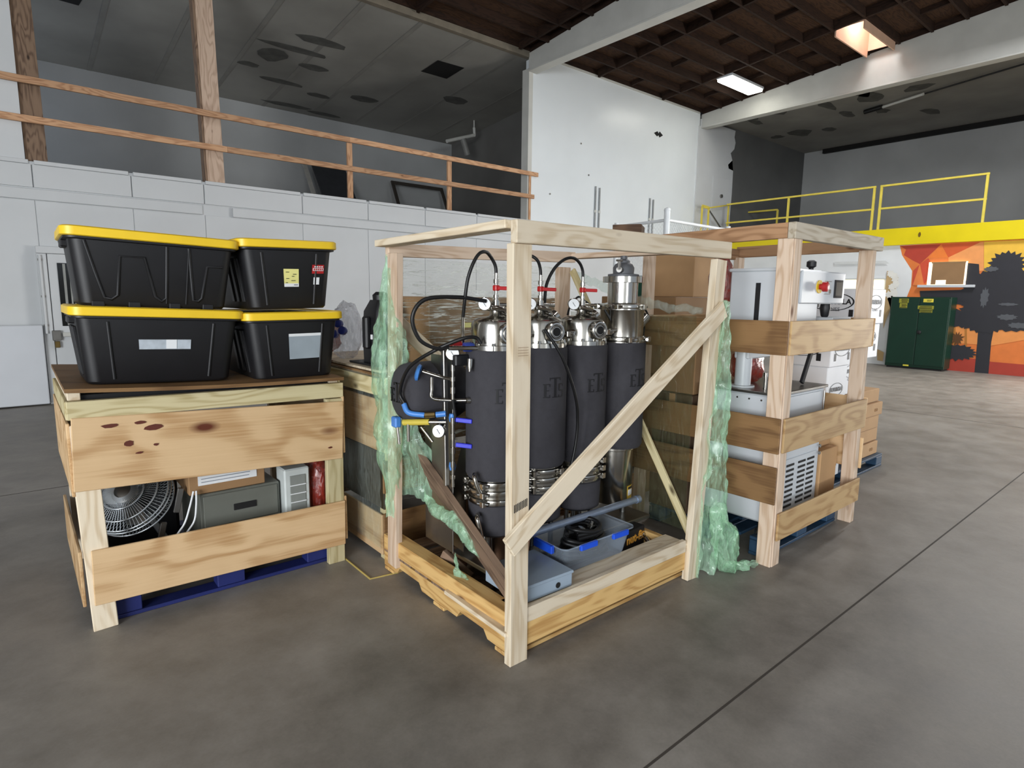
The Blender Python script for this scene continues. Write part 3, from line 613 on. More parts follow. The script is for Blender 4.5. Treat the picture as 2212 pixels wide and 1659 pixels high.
for i in range(nu):
    for j in range(nv):
        a = i*(nv+1)+j; q = (a, a+nv+1, a+nv+2, a+1); fs.append(q); fs.append(tuple(x+K for x in q[::-1]))
for i in range(nu):
    for j in (0, nv):
        a = i*(nv+1)+j; q = (a, a+K, a+nv+1+K, a+nv+1); fs.append(q if j == 0 else q[::-1])
for j in range(nv):
    for i in (0, nu):
        a = i*(nv+1)+j; q = (a, a+1, a+1+K, a+K); fs.append(q if i == 0 else q[::-1])
fin('top_panel', vs, fs, W_CRATE, k1)
for x in (.18, 1.40): board('spacer', (x, 3.3, 1.126 if x < 1 else 1.1), (x, 4.28, 1.126 if x < 1 else 1.1), .035, .05, W_PALE, k1)
box('gap_shade_sheet', (.2, 3.31, 1.07), (1.39, 4.27, 1.085), M_BLK, k1, 0)  # black sheets added to stand for the shade in the gap under the top
board('gap_shade_edge', (.2, 3.33, 1.10), (1.39, 3.33, 1.09), .06, .01, M_BLK, k1)
# contents of the left crate, each resting on the pallet deck or on what is under it
PZ = .122
box_ = box
fnn = thing('pedestal_fan', (.46, 3.6, PZ), 'silver wire fan lying in the left crate opening', 'fan')
M_WIRE = pm('fan_wire', (196, 202, 206), .3, .8)
fc, fa = V((.385, 3.56, .55)), V((-.45, -.6, .66)).normalized()
fx = fa.cross(V((0, 0, 1))).normalized(); fy = fa.cross(fx)
for rr, off in ((.2, .02), (.205, 0), (.2, -.05), (.16, .05), (.1, .065)): ring('cage_ring', fc+fa*off, fa, rr, .005, M_WIRE, fnn, 40, 6)
vs, fs = [], []
for k in range(72):
    a = 2*pi*k/72; d = fx*cos(a)+fy*sin(a); s = fa.cross(d)*.0016
    for p, q3 in ((fc+fa*.07+d*.04, fc+fa*.03+d*.2), (fc+fa*.03+d*.2, fc-fa*.055+d*.2), (fc-fa*.055+d*.2, fc-fa*.1+d*.05)):
        n = len(vs); vs += [p-s, p+s, q3+s, q3-s]; fs.append((n, n+1, n+2, n+3))
fin('cage_wires', vs, fs, M_WIRE, fnn)
lathe('hub', fc+fa*.03, fa, [(.06, 0), (.06, .02), (.04, .03)], M_STEELD, fnn)
for k in range(3):
    a = 2*pi*k/3; d = fx*cos(a)+fy*sin(a); board('blade', fc+d*.05, fc+d*.18, .1, .004, M_WIRE, fnn, fa+d.cross(fa)*.8)
lathe('motor', fc-fa*.03, -fa, [(.07, 0), (.07, .1), (.03, .13)], M_BLK, fnn)
cyl('stand_pole', fc-fa*.14, (.60, 3.66, .14), .016, M_WIRE, fnn); lathe('base', (.58, 3.66, PZ), (0, 0, 1), [(.09, 0), (.09, .01), (.03, .025)], M_BLK, fnn)
for x, z in ((.49, .27), (.58, .44)): board('strut', (x, 3.47, z), (x+.03, 3.47, z+.13), .03, .02, M_STEELD, fnn, (1, 0, 0))
dc = thing('drawer_unit', (.9, 3.6, PZ), 'grey two-drawer metal unit with dark grip inside left crate', 'drawers')
M_DRW = pm('grey_green_metal', (112, 114, 106), .5, .2, .1, 4)
box('body', (.685, 3.42, PZ), (1.105, 3.9, .525), M_DRW, dc, .006)
for z0, z1 in ((.14, .33), (.34, .515)):
    f = box('drawer_front', (.70, 3.408, z0), (1.09, 3.42, z1), M_DRW, dc, .004)
    box('grip', (.85, 3.402, (z0+z1)/2-.018), (.97, 3.409, (z0+z1)/2+.018), M_DARK, f, .004)
cb = thing('cardboard_box', (.85, 3.55, .525), 'brown carton with white paper label on top of grey drawer unit', 'box')
box('carton', (.64, 3.43, .527), (1.03, 3.8, .74), M_CARD2, cb, .004); box('paper_label', (.685, 3.426, .575), (.985, 3.43, .70), M_PAPER, cb, 0)
for k in range(5): box('print_line', (.70, 3.4248, .59+k*.018), (.70+random.uniform(.2, .27), 3.426, .594+k*.018), pm('grey_print', (130, 136, 146)), cb, 0)
sw = thing('grille_appliance', (1.2, 3.42, PZ), 'pale grey appliance with grille next to red bag in left crate', 'appliance')
box('body', (1.115, 3.36, PZ), (1.262, 3.5, .60), pm('pale_grey_plastic', (196, 202, 200), .45), sw, .008); box('grille', (1.145, 3.354, .34), (1.235, 3.361, .56), pm('grille_grey', (128, 132, 128), .5), sw, .002)
for k in range(3): box('grille_bar', (1.145, 3.350, .40+k*.05), (1.235, 3.355, .405+k*.05), M_PAPER, sw, 0)
setT(MX.Identity(4))
def bagfn(c, sx, sy, sz, sd, amp=.12):
    def f(u, v):
        a, b = 2*pi*u, pi*(v-.5); p = V((cos(a)*cos(b), sin(a)*cos(b), sin(b)))
        k = 1+amp*NZ.noise(p*2.2+V((sd, 0, 0)))+amp*.6*NZ.noise(p*6+V((0, sd, 0)))
        return (c[0]+sx*p.x*k, c[1]+sy*p.y*k, c[2]+sz*math.copysign(abs(p.z)**.7, p.z)*k)
    return f
tag(sheet('red_bag', bagfn((1.345, 3.5, .39), .085, .14, .26, 3), 26, 18, F_RED, None, smooth=50), 'crumpled dark red plastic bag at right end of left crate', 'bag')
for dx, lab in ((0, 'white cable hanging inside left crate, left strand'), (.045, 'white cable hanging inside left crate, right strand')):
    tag(tube('cable', [(.655+dx*.3, 3.4, .56), (.63+dx*.7, 3.39, .48), (.60+dx, 3.385, .40), (.545+dx, 3.385, .31), (.53+dx, 3.4, .128)], .005, M_PAPER, None), lab, 'cable')
db = thing('dark_case', (.5, 3.8, PZ), 'black equipment case at the back inside left crate', 'case')
box('shell', (.27, 3.9, PZ), (.67, 4.24, .6), M_BLK, db, .02); box('latch', (.42, 3.892, .42), (.5, 3.902, .47), M_STEELD, db, .003)
# ---------------------------------------------------------------- black totes with yellow lids
def rrect(hx, hy, r, n=5):
    p = []
    for cx, cy, a0 in ((hx-r, hy-r, 0), (-hx+r, hy-r, pi/2), (-hx+r, -hy+r, pi), (hx-r, -hy+r, 1.5*pi)):
        for k in range(n+1): a = a0+k*pi/2/n; p.append((cx+r*cos(a), cy+r*sin(a)))
    return p
def loft(name, secs, mat, parent, cap0=True, cap1=True):
    vs, fs = [], []; n = len(secs[0][0])
    for pts, z in secs: vs += [(x, y, z) for x, y in pts]
    for k in range(len(secs)-1):
        for i in range(n): j = (i+1) % n; fs.append((k*n+i, k*n+j, (k+1)*n+j, (k+1)*n+i))
    if cap0: fs.append(tuple(range(n-1, -1, -1)))
    if cap1: fs.append(tuple((len(secs)-1)*n+i for i in range(n)))
    return fin(name, vs, fs, mat, parent, MX.Identity(4), 35)
def tote(M, L, D, H, label, ribs, extra):
    setT(M); t = thing('storage_tote', (0, 0, 0), label, 'tote', 'black totes with yellow lids')
    hx, hy = L/2, D/2
    bx, by = hx-.062, hy-.055; tx, ty = hx-.03, hy-.028; zt = H-.058
    body = loft('body', [(rrect(bx-.01, by-.01, .05), 0), (rrect(bx, by, .055), .012), (rrect(tx, ty, .05), zt), (rrect(hx-.012, hy-.012, .05), zt+.004), (rrect(hx-.012, hy-.012, .05), H-.02)], M_BLK, t)
    lid = loft('lid', [(rrect(hx-.006, hy-.006, .05), H-.045), (rrect(hx, hy, .055), H-.041), (rrect(hx, hy, .055), H-.006), (rrect(hx-.01, hy-.01, .05), H), (rrect(hx-.03, hy-.03, .045), H), (rrect(hx-.035, hy-.035, .045), H-.006)], M_LID, t)
    def fp(u, v, off=.0):      # point on the front face: u across, v up
        z = .012+v*(zt-.012); k = v; xx = bx+(tx-bx)*k-.045; yy = by+(ty-by)*k
        return V((-xx+2*xx*u, -yy-off, z))
    if ribs:
        for path in ([(.02, .99), (.06, .5), (.10, .1), (.15, .07), (.20, .14), (.24, .78), (.41, .78), (.48, .14), (.53, .06), (.57, .12), (.57, .5), (.57, .99)], [(.73, .99), (.76, .5), (.79, .1), (.83, .08), (.86, .14), (.88, .70), (1.0, .71)]):
            tube('rib', [fp(u, v, -.001) for u, v in path], .0075, M_BLK, body, 5, 8, False)
        for u in (.57, .73): board('ridge', fp(u, .02), fp(u, .98), .006, .012, M_BLK, body, (1, 0, 0))
        for u in (.05, .32, .64, .92):
            box('foot', tuple(fp(u, 0, -.05)-V((.025, 0, .02))), tuple(fp(u, 0, .004)+V((.025, 0, .012))), M_BLK, body, .004)
    else:
        for u in (.12, .88): tube('rib', [fp(u, .04, -.002), fp(u, .5, -.002), fp(u, .96, -.002)], .008, M_BLK, body, 4, 8)
        for k in range(3):      # vertical flutes on the left side wall
            yk = -by+.1+k*.09
            board('flute', (-bx-.002, yk, .04), (-tx-.002, yk, zt-.04), .045, .014, M_BLK, body, (0, 1, 0))
    for s in (-1, 1):
        a = (s*(hx-.05), -.07, zt-.03); b = (s*(hx-.008), .07, zt+.005); box('handle', tuple(min(a[i], b[i]) for i in range(3)), tuple(max(a[i], b[i]) for i in range(3)), M_BLK, body, .006)
    extra(t, fp); setT(MX.Identity(4)); return t
def T4(x, y, z, ry=0, rz=0): return MX.Translation((x, y, z)) @ MX.Rotation(R(rz), 4, 'Z') @ MX.Rotation(R(ry), 4, 'Y')
def lab_panel(t, fp, name, u0, u1, v0, v1, mat, off=.003):
    p = [fp(u0, v0, off), fp(u1, v0, off), fp(u1, v1, off), fp(u0, v1, off)]; n = (p[1]-p[0]).cross(p[3]-p[0]).normalized()*.0012
    return fin(name, p+[q+n for q in p], [(0, 3, 2, 1), (4, 5, 6, 7), (0, 1, 5, 4), (1, 2, 6, 5), (2, 3, 7, 6), (3, 0, 4, 7)], mat, t)
M_TAPE = pm('silver_tape', (176, 184, 192), .35, 0, .2, 20); M_SLEEVE = pm('plastic_sleeve', (150, 160, 168), .3, 0, .08, 8); M_NOTE = pm('yellow_note', (226, 220, 140), .6)
def x_none(t, fp): pass
def x_tape(t, fp):
    lab_panel(t, fp, 'tape_label', .32, .71, .52, .68, M_TAPE); lab_panel(t, fp, 'tape_shine', .52, .60, .53, .68, M_PAPER, .005)
def x_sleeve(t, fp):
    lab_panel(t, fp, 'document_sleeve', .40, .86, .32, .78, M_SLEEVE); lab_panel(t, fp, 'sleeve_flap', .40, .86, .74, .79, M_PAPER, .005)
def x_stick(t, fp):
    a = lab_panel(t, fp, 'yellow_note', .40, .62, .36, .68, M_NOTE)
    for k in range(7):
        u, v = random.uniform(.42, .55), .39+k*.038; lab_panel(a, fp, 'handwriting', u, u+random.uniform(.03, .07), v, v+.01, M_INK, .006)
    lab_panel(t, fp, 'note_base', .40, .62, .36, .42, M_PAPER, .0045)
    r = lab_panel(t, fp, 'red_sticker', .82, 1.0, .60, .76, M_RED); lab_panel(r, fp, 'sticker_band', .83, .99, .65, .70, M_PAPER, .006)
    for k in range(5): lab_panel(r, fp, 'sticker_print', .84+k*.03, .858+k*.03, .658, .692, M_RED, .0075)
    for k in range(4): lab_panel(r, fp, 'sticker_print', .85+k*.035, .872+k*.035, .715, .735, M_PAPER, .006)
    lab_panel(t, fp, 'white_tag', .85, .94, .40, .53, M_PAPER)
tote(T4(.548, 3.56, 1.156, 2.2), .748, .52, .365, 'lower left black tote with strip of silver tape on front', False, x_tape)
tote(T4(1.205, 3.67, 1.128, -.8), .56, .75, .372, 'lower right black tote with grey document sleeve on front', False, x_sleeve)
tote(T4(.548, 3.56, 1.524, 2.0, -.6), .745, .52, .352, 'upper left black tote with raised ribs and yellow lid', True, x_none)
tote(T4(1.193, 3.68, 1.515, -1.4, .5), .55, .75, .372, 'upper right black tote with yellow note and red sticker', False, x_stick)
# ---------------------------------------------------------------- crate behind, film wrapped, with machine on top
k4 = thing('wrapped_crate', (2.2, 3.75, 0), 'brown film-wrapped plywood crate standing behind the open frame crate', 'crate')
for x, y in ((1.64, 3.14), (2.8, 3.14), (1.64, 4.3), (2.8, 4.3)): board('post', (x, y, 0), (x, y, 1.13), .09, .04, W_GREEN, k4, (0, 1, 0))
for y in (3.1, 4.34):
    board('side_board', (1.6, y, .88), (2.86, y, .88), .36, .014, W_CRATE, k4); board('side_board', (1.6, y, .18), (2.86, y, .18), .25, .014, W_CRATE, k4); board('side_board', (1.6, y, .53), (2.86, y, .53), .2, .014, W_CRATE, k4)
for x in (1.60, 2.86):
    board('side_board', (x, 3.11, .84), (x, 4.34, .84), .31, .014, W_PLY, k4); board('side_board', (x, 3.11, .17), (x, 4.34, .17), .25, .014, W_PLY, k4)
    board('top_rail', (x-.01, 3.1, 1.075), (x-.01, 4.35, 1.075), .1, .04, W_GREEN, k4)
board('side_board', (1.615, 3.11, .5), (1.615, 4.34, .5), .35, .012, pm('dark_plastic_liner', (60, 54, 44), .3, 0, .2, 5), k4)
for y in (3.09, 4.35): board('top_rail', (1.62, y, 1.075), (2.84, y, 1.075), .1, .03, W_GREEN, k4)
box('top_panel', (1.585, 3.08, 1.128), (2.87, 4.36, 1.146), W_CRATE, k4, .003); box('top_panel', (1.6, 3.1, 1.15), (2.86, 4.34, 1.165), W_PALE, k4, .003)
def wall_film(x, ya, yb_, z0, z1, sd, amp=.012):
    def f(u, v):
        y, z = ya+(yb_-ya)*u, z0+(z1-z0)*v; return (x+amp*NZ.noise(V((y*5, z*9, sd)))+amp*.5*NZ.noise(V((y*21, z*17, sd))), y, z)
    return f
def wall_film_y(y, xa, xb, z0, z1, sd, amp=.012):
    def f(u, v):
        x, z = xa+(xb-xa)*u, z0+(z1-z0)*v; return (x, y+amp*NZ.noise(V((x*5, z*9, sd)))+amp*.5*NZ.noise(V((x*21, z*17, sd))), z)
    return f
sheet('film_wrap', wall_film(1.574, 3.08, 4.36, .1, 1.14, 5), 40, 36, F_PALE, k4, smooth=60)
wb = thing('wrapped_carton', (2.5, 3.4, 1.165), 'large brown carton in shiny film on top of the wrapped crate', 'box')
box('carton', (1.95, 3.14, 1.167), (3.04, 3.62, 1.59), M_CARD2, wb, .006)
sheet('film_wrap', wall_film_y(3.115, 1.93, 3.06, 1.17, 1.6, 8, .01), 44, 20, F_GLINT, wb, smooth=60)
box('yellow_tag', (2.19, 3.098, 1.40), (2.26, 3.102, 1.43), M_NOTE, wb, 0); box('black_print', (2.27, 3.098, 1.405), (2.33, 3.102, 1.425), M_INK, wb, 0)
vc = thing('canister_machine', (1.95, 4.0, 1.165), 'black canister machine on top of the wrapped crate', 'machine')
setT(MX.Translation((1.775, 3.42, 1.166)))
box('base_plate', (-.13, -.16, 0), (.075, .2, .012), M_BLK, vc, .004)
loft('body', [(rrect(.085, .1, .03), .012), (rrect(.09, .105, .03), .2), (rrect(.08, .1, .03), .33), (rrect(.05, .07, .03), .4)], M_BLK, vc)
lathe('lid_knob', (0, 0, .40), (0, 0, 1), [(.05, 0), (.052, .03), (.03, .05)], M_BLK, vc, 20); box('handle', (-.12, -.03, .1), (-.085, .03, .3), M_BLK, vc, .01); box('switch', (-.097, -.06, .16), (-.088, -.04, .19), M_PAPER, vc, .002)
setT(MX.Identity(4))
bg = thing('clear_bag', (1.75, 4.05, 1.165), 'clear plastic bag with blue caps on the wrapped crate', 'bag')
sheet('bag', bagfn((1.745, 3.86, 1.35), .1, .11, .19, 9, .16), 24, 18, F_CLEAR, bg, smooth=60)
for a in ((1.68, 3.83, 1.40), (1.66, 3.86, 1.33), (1.69, 3.79, 1.355)): lathe('blue_cap', a, (-.7, -.6, .2), [(.028, 0), (.028, .03), (.02, .034)], pm('navy_cap', (44, 60, 150), .4), bg, 12)
rt = tag(sheet('red_cloth', bagfn((1.74, 4.2, 1.28), .1, .08, .1, 15, .25), 20, 14, pm('faded_red_cloth', (150, 84, 70), .8), None, smooth=60), 'small crumpled faded red cloth bundle behind black canister machine', 'cloth')
# ---------------------------------------------------------------- open frame crate in the middle
pb = thing('wood_pallet', (2.25, 2.45, 0), 'bare wooden pallet under the open frame crate', 'pallet')
for k in range(3):
    x = 1.59+k*.63
    prof = [(0, .02), (1.16, .02), (1.16, .105), (.98, .105), (.98, .105), (0, .105)]
    notch = [(0, .022), (.14, .022), (.17, .06), (.36, .06), (.39, .022), (.72, .022), (.75, .06), (.96, .06), (.99, .022), (1.14, .022), (1.14, .108), (0, .108)]
    prism('stringer', notch, (x-.02, 1.90, 0), (0, 1, 0), (0, 0, 1), .04, W_YEL, pb)
for y in (1.93, 2.45, 2.98): board('bottom_board', (1.565, y, .011), (2.88, y, .011), .1, .019, W_YEL, pb, (0, 1, 0))
for k in range(7): board('deck_board', (1.565, 1.955+k*.168, .119), (2.88, 1.955+k*.168, .119), .12, .019, W_PALE if k == 0 else W_OLD, pb, (0, 1, 0))
k2 = thing('frame_crate', (2.25, 2.4, 0), 'open pale timber frame crate around black extraction machine in the middle', 'crate')
board('post', (1.585, 1.852, 0), (1.573, 1.852, 1.806), .1, .042, W_PALE, k2, (1, 0, 0))
board('post', (2.882, 1.835, 0), (3.012, 1.85, 1.812), .1, .042, W_PALE, k2, (1, 0, 0))
board('post', (1.562, 2.90, .07), (1.562, 2.84, 1.815), .095, .042, W_POST, k2, (0, 1, 0))
board('post', (2.93, 2.985, 0), (2.93, 2.985, 1.80), .11, .042, W_POST, k2, (1, 0, 0))
board('top_rail', (1.53, 1.838, 1.851), (3.103, 1.85, 1.866), .09, .04, W_PALE, k2)
board('top_rail', (1.55, 1.862, 1.880), (1.55, 2.96, 1.867), .034, .09, W_PALE, k2)
board('top_rail', (1.575, 2.955, 1.836), (3.0, 2.955, 1.868), .07, .04, W_POST, k2)
board('top_rail', (3.03, 1.875, 1.872), (3.0, 3.0, 1.875), .034, .09, W_POST, k2)
board('brace', (1.50, 1.81, .565), (3.025, 1.81, 1.545), .098, .022, W_PALE, k2)
board('brace', (1.60, 2.93, 1.465), (2.9, 2.93, .36), .085, .022, W_PALE, k2)
board('brace', (2.955, 1.875, .20), (2.965, 2.93, 1.78), .05, .02, W_GREEN, k2, (0, 0, 1))
board('base_rail', (1.612, 1.862, .12), (2.84, 1.862, .12), .12, .038, W_YEL, k2)
board('base_board', (1.612, 1.92, .205), (2.86, 1.92, .205), .16, .03, W_PALE, k2, (0, 1, 0))
board('base_board', (1.612, 1.853, .205), (2.835, 1.853, .205), .07, .03, W_PALE, k2)
board('base_rail', (1.60, 1.90, .175), (1.60, 3.02, .175), .09, .085, W_YEL, k2)
board('base_rail', (1.555, 1.85, .145), (1.57, 2.35, .138), .02, .07, W_PALE, k2)
board('base_rail', (2.82, 1.9, .175), (2.86, 3.0, .175), .085, .04, W_YEL, k2)
pk = tag(board('weathered_plank', (1.665, 3.02, .83), (1.635, 1.94, .265), .135, .035, W_OLD, None, (-.2, .4, 1)), 'weathered brown plank leaning diagonally across left side of frame crate', 'plank')
pk2 = tag(board('short_plank', (3.29, 2.60, 2.042), (3.19, 2.76, 2.042), .2, .07, wood('dark_plank', (110, 84, 64), (78, 58, 44)), None, (1, .55, 0)), 'short dark plank resting on back corner of right crate top', 'plank')
# stencil marks on the front post and on the brace foot
for k in range(9): box('stencil_mark', (1.545+k*.0085, 1.8295, .70+.002*k), (1.549+k*.0085, 1.8305, .735+.002*k), M_INK, k2, 0)
for k in range(4): box('stencil_mark', (1.555, 1.8295, 1.36+k*.011), (1.61, 1.8305, 1.362+k*.011), pm('faint_stencil', (160, 136, 112)), k2, 0)
# ---------------------------------------------------------------- extraction machine: four jacketed columns
em = thing('extraction_machine', (2.3, 2.3, .13), 'extraction machine of four black jacketed columns with steel tops and hoses', 'machine')
TX = [1.825, 2.118, 2.432, 2.772]; TY, TR = 2.32, .148
def bent(parent, name, cx, cy, rad, ang0, rects, mat, th=.0015):
    """flat strokes (x0,z0,x1,z1) wrapped round an upright cylinder"""
    vs, fs = [], []
    for x0, z0, x1, z1 in rects:
        n = max(2, int(abs(x1-x0)/.008)+1)
        for off in (0, 1):
            for i in range(n+1):
                a = ang0+(x0+(x1-x0)*i/n)/rad; r = rad+th*off+.0008
                for z in (z0, z1): vs.append((cx+r*cos(a), cy+r*sin(a), z))
        k = len(vs)-(n+1)*4; m = (n+1)*2
        for i in range(n):
            a = k+i*2; fs += [(a+m, a+m+2, a+m+3, a+m+1), (a, a+1, a+3, a+2), (a+1, a+m+1, a+m+3, a+3), (a, a+2, a+m+2, a+m)]
        fs += [(k, k+m, k+m+1, k+1), (k+n*2, k+n*2+1, k+m+n*2+1, k+m+n*2)]
    return fin(name, vs, fs, mat, parent)
def ets(z, s=1.0):
    """serif letters E T S, the T taller"""
    L = []
    def R_(x0, z0, x1, z1): L.append((x0*s, z+z0*s, x1*s, z+z1*s))
    R_(-.062, 0, -.05, .075); R_(-.068, 0, -.028, .005); R_(-.068, .07, -.028, .075); R_(-.05, .036, -.034, .041); R_(-.032, 0, -.028, .016); R_(-.032, .06, -.028, .075)
    R_(-.004, 0, .01, .108); R_(-.032, .102, .038, .108); R_(-.032, .092, -.028, .108); R_(.034, .092, .038, .108); R_(-.014, 0, .02, .004)
    R_(.028, 0, .06, .005); R_(.028, .07, .06, .075); R_(.026, .04, .034, .073); R_(.03, .034, .058, .04); R_(.054, .002, .062, .036); R_(.026, 0, .03, .014); R_(.057, .06, .061, .075)
    return L
def gauge(c, n, r, parent):
    n = V(n).normalized(); g = lathe('pressure_gauge', V(c)-n*.018, n, [(r*.9, 0), (r, .006), (r, .03), (r*.9, .034)], M_STEEL, parent, 26)
    lathe('dial', V(c)+n*.0162, n, [(r*.88, 0), (r*.88, .001)], M_GAUGE, g, 26); u = n.cross(V((0, 0, 1))).normalized(); v = u.cross(n)*-1
    board('needle', V(c)+n*.0185-(u*-.4+v*.6)*r*.5, V(c)+n*.0185+(u*-.4+v*.6)*r*.65, r*.07, .001, M_INK, g, n.cross(u))
    return g
def clampring(cx, cy, z, r, parent, ang):
    c = lathe('clamp_ring', (cx, cy, z-.017), (0, 0, 1), [(r*.9, 0), (r, .005), (r*1.02, .017), (r, .03), (r*.9, .034)], M_STEEL, parent, 30)
    for a in (ang, ang+1.1, ang-1.1, ang+pi):
        p = V((cx+r*1.08*cos(a), cy+r*1.08*sin(a), z)); d = V((-sin(a), cos(a), 0))
        cyl('clamp_bolt', p-d*.03, p+d*.03, .008, M_STEEL, c, None, 8); box('clamp_lug', tuple(p-V((.014, .014, .016))), tuple(p+V((.014, .014, .016))), M_STEEL, c, .003)
    return c
for i, x in enumerate(TX):
    zb = (.70, .715, .69, .715)[i]
    j = lathe('jacket', (x, TY, zb), (0, 0, 1), [(TR*.93, 0), (TR, .02), (TR, 1.335-zb), (TR*.97, 1.342-zb)], M_JACKET, em, 36)
    bent(j, 'lettering', x, TY, TR, R((-104, -99, -95, -91)[i]), ets(1.09, .95), M_INK)
    cap = lathe('steel_cap', (x, TY, 1.338), (0, 0, 1), [(.142, 0), (.142, .026), (.122, .028), (.122, .125), (.117, .14), (.09, .155), (.035, .163)] if i < 3 else [(.142, 0), (.142, .03), (.128, .034), (.128, .19), (.135, .2)], M_STEEL, em, 36)
    for k in range(10):
        a = 2*pi*k/10+.2; lathe('flange_bolt', (x+.134*cos(a), TY+.134*sin(a), 1.322), (0, 0, 1), [(.009, 0), (.009, .055)], M_STEEL, cap, 8)
    if i < 3:
        a = R(-103+i*3); d = V((cos(a), sin(a), 0)); p = V((x, TY, 1.425))+d*.12
        sp = lathe('sight_port', p-d*.02, d, [(.042, 0), (.042, .035), (.052, .037), (.052, .055), (.046, .06)], M_STEEL, em, 26)
        lathe('port_glass', p+d*.036, d, [(.022, 0), (.022, .006)], M_DARK, sp, 20); ring('port_gasket', p+d*.041, d, .032, .006, M_STEELD, sp, 24, 6)
        sid = cyl('sight_arm', (x+.1, TY-.02, 1.40), (x+.24, TY-.05, 1.415), .017, M_STEEL, em); clampring(x+.16, TY-.035, 1.405, .03, em, 1)
        # neck, tri-clamp, gauge, valve with red handle, hose
        lathe('neck', (x, TY, 1.49), (0, 0, 1), [(.045, 0), (.03, .02), (.03, .04), (.046, .045), (.046, .06), (.02, .065), (.018, .09)], M_STEEL, em, 20)
        ring('tri_clamp', (x, TY, 1.535), (.25, 0, 1), .05, .011, M_STEEL, em, 26, 8); cyl('clamp_screw', (x-.07, TY-.05, 1.54), (x+.01, TY-.07, 1.53), .008, M_STEEL, em, None, 8)
        gauge((x-.078, TY-.01, 1.562), (-.62, -.74, -.05), .032, em); cyl('gauge_stem', (x-.06, TY, 1.57), (x, TY, 1.56), .008, M_STEEL, em, None, 8)
        lathe('valve_stem', (x, TY, 1.56), (0, 0, 1), [(.01, 0), (.01, .03), (.014, .031), (.014, .045), (.009, .046), (.009, .1), (.014, .101), (.014, .12), (.009, .121), (.009, .15)], M_STEEL, em, 12)
        box('valve_body', (x-.014, TY-.014, 1.625), (x+.014, TY+.014, 1.652), M_RED, em, .004)
        hp = V((x, TY-.014, 1.638)); board('valve_handle', hp, hp+V((.07, -.03, -.002)), .018, .012, M_RED, em)
        cyl('side_nipple', (x+.01, TY, 1.558), (x+.1, TY, 1.555), .009, M_STEEL, em, None, 10)
        for k in range(2): ring('bonnet', (x+.03+.035*k, TY+.01, 1.525-.01*k), (.3, -.3, 1), .022, .012, M_STEEL, em, 18, 8)
        lathe('side_port', (x+.075, TY+.03, 1.46), (.8, -.2, .6), [(.026, 0), (.026, .05), (.033, .052), (.033, .075)], M_STEEL, em, 18)
    if i < 3:
        # clamps and lower jacket
        lathe('spool', (x, TY, .56), (0, 0, 1), [(.125, 0), (.125, .15)], M_STEEL, em, 30)
        for k, z in enumerate((.69, .645, .60)): clampring(x, TY, z-(.012 if i == 0 else 0), .137, em, R(-150+i*12))
        lathe('lower_jacket', (x, TY, .40), (0, 0, 1), [(.10, 0), (.13, .02), (.135, .17), (.12, .175)], M_JACKET, em, 32)
        for a in (R(-150), R(-40), R(90)):
            p = V((x+.08*cos(a), TY+.08*sin(a), 0)); cyl('foot', p+V((0, 0, .27)), p+V((0, 0, .41)), .014, M_STEELD, em, None, 10)
lathe('neck', (2.772, TY, 1.53), (0, 0, 1), [(.138, 0), (.138, .02), (.105, .024), (.105, .035), (.088, .04), (.088, .155), (.118, .157), (.118, .19), (.095, .192)], M_STEEL, em, 32)
lathe('relief_valve', (2.772, TY, 1.722), (0, 0, 1), [(.09, 0), (.09, .012), (.06, .016), (.062, .05), (.05, .07), (.035, .078), (.035, .09), (.02, .1), (.02, .118)], pm('cast_grey', (104, 106, 110), .55, .3), em, 22)
cyl('valve_arm', (2.772, TY, 1.755), (2.672, TY-.05, 1.757), .016, M_STEELD, em, None, 10); lathe('t_handle', (2.667, TY-.055, 1.757), (0, 0, 1), [(.009, 0), (.006, .05)], M_STEELD, em, 8); cyl('t_bar', (2.644, TY-.055, 1.807), (2.69, TY-.055, 1.807), .006, M_STEELD, em, None, 8)
clampring(2.772, TY, 1.548, .14, em, R(-150))
cyl('angled_spout', (2.89, TY, 1.40), (2.97, TY-.03, 1.49), .03, M_STEEL, em, None, 16); clampring(2.772, TY, 1.36, .145, em, R(-60))
can = lathe('steel_canister', (2.772, TY+.03, .36), (0, 0, 1), [(.117, 0), (.122, .006), (.122, .33), (.13, .335), (.13, .355), (.1, .36)], M_STEEL, em, 36)
bent(can, 'warning_label', 2.772, TY+.03, .122, R(-88), [(0, .38, .06, .47)], pm('amber_label', (206, 170, 60))); bent(can, 'label_text', 2.772, TY+.03, .1235, R(-88), [(.005, .41, .055, .445)], M_PAPER); bent(can, 'label_text', 2.772, TY+.03, .1235, R(-88), [(.005, .45, .055, .463)], M_INK)
for z in (.43,): cyl('frame_pipe', (1.9, 2.15, z-.02), (2.78, 2.15, z-.02), .02, M_GALV, em, None, 16); lathe('pipe_cap', (2.78, 2.15, z-.02), (1, 0, 0), [(.024, -.02), (.024, .01), (.01, .015)], M_GALV, em, 14)
for x in (1.8, 2.45, 2.85): box('frame_foot', (x-.02, 2.18, .13), (x+.02, 2.5, .17), M_STEELD, em, .003); cyl('frame_leg', (x, 2.32, .16), (x, 2.32, .38), .018, M_STEELD, em, None, 10)
box('frame_shelf', (1.68, 2.18, .245), (2.95, 2.5, .268), M_STEELD, em, .004)
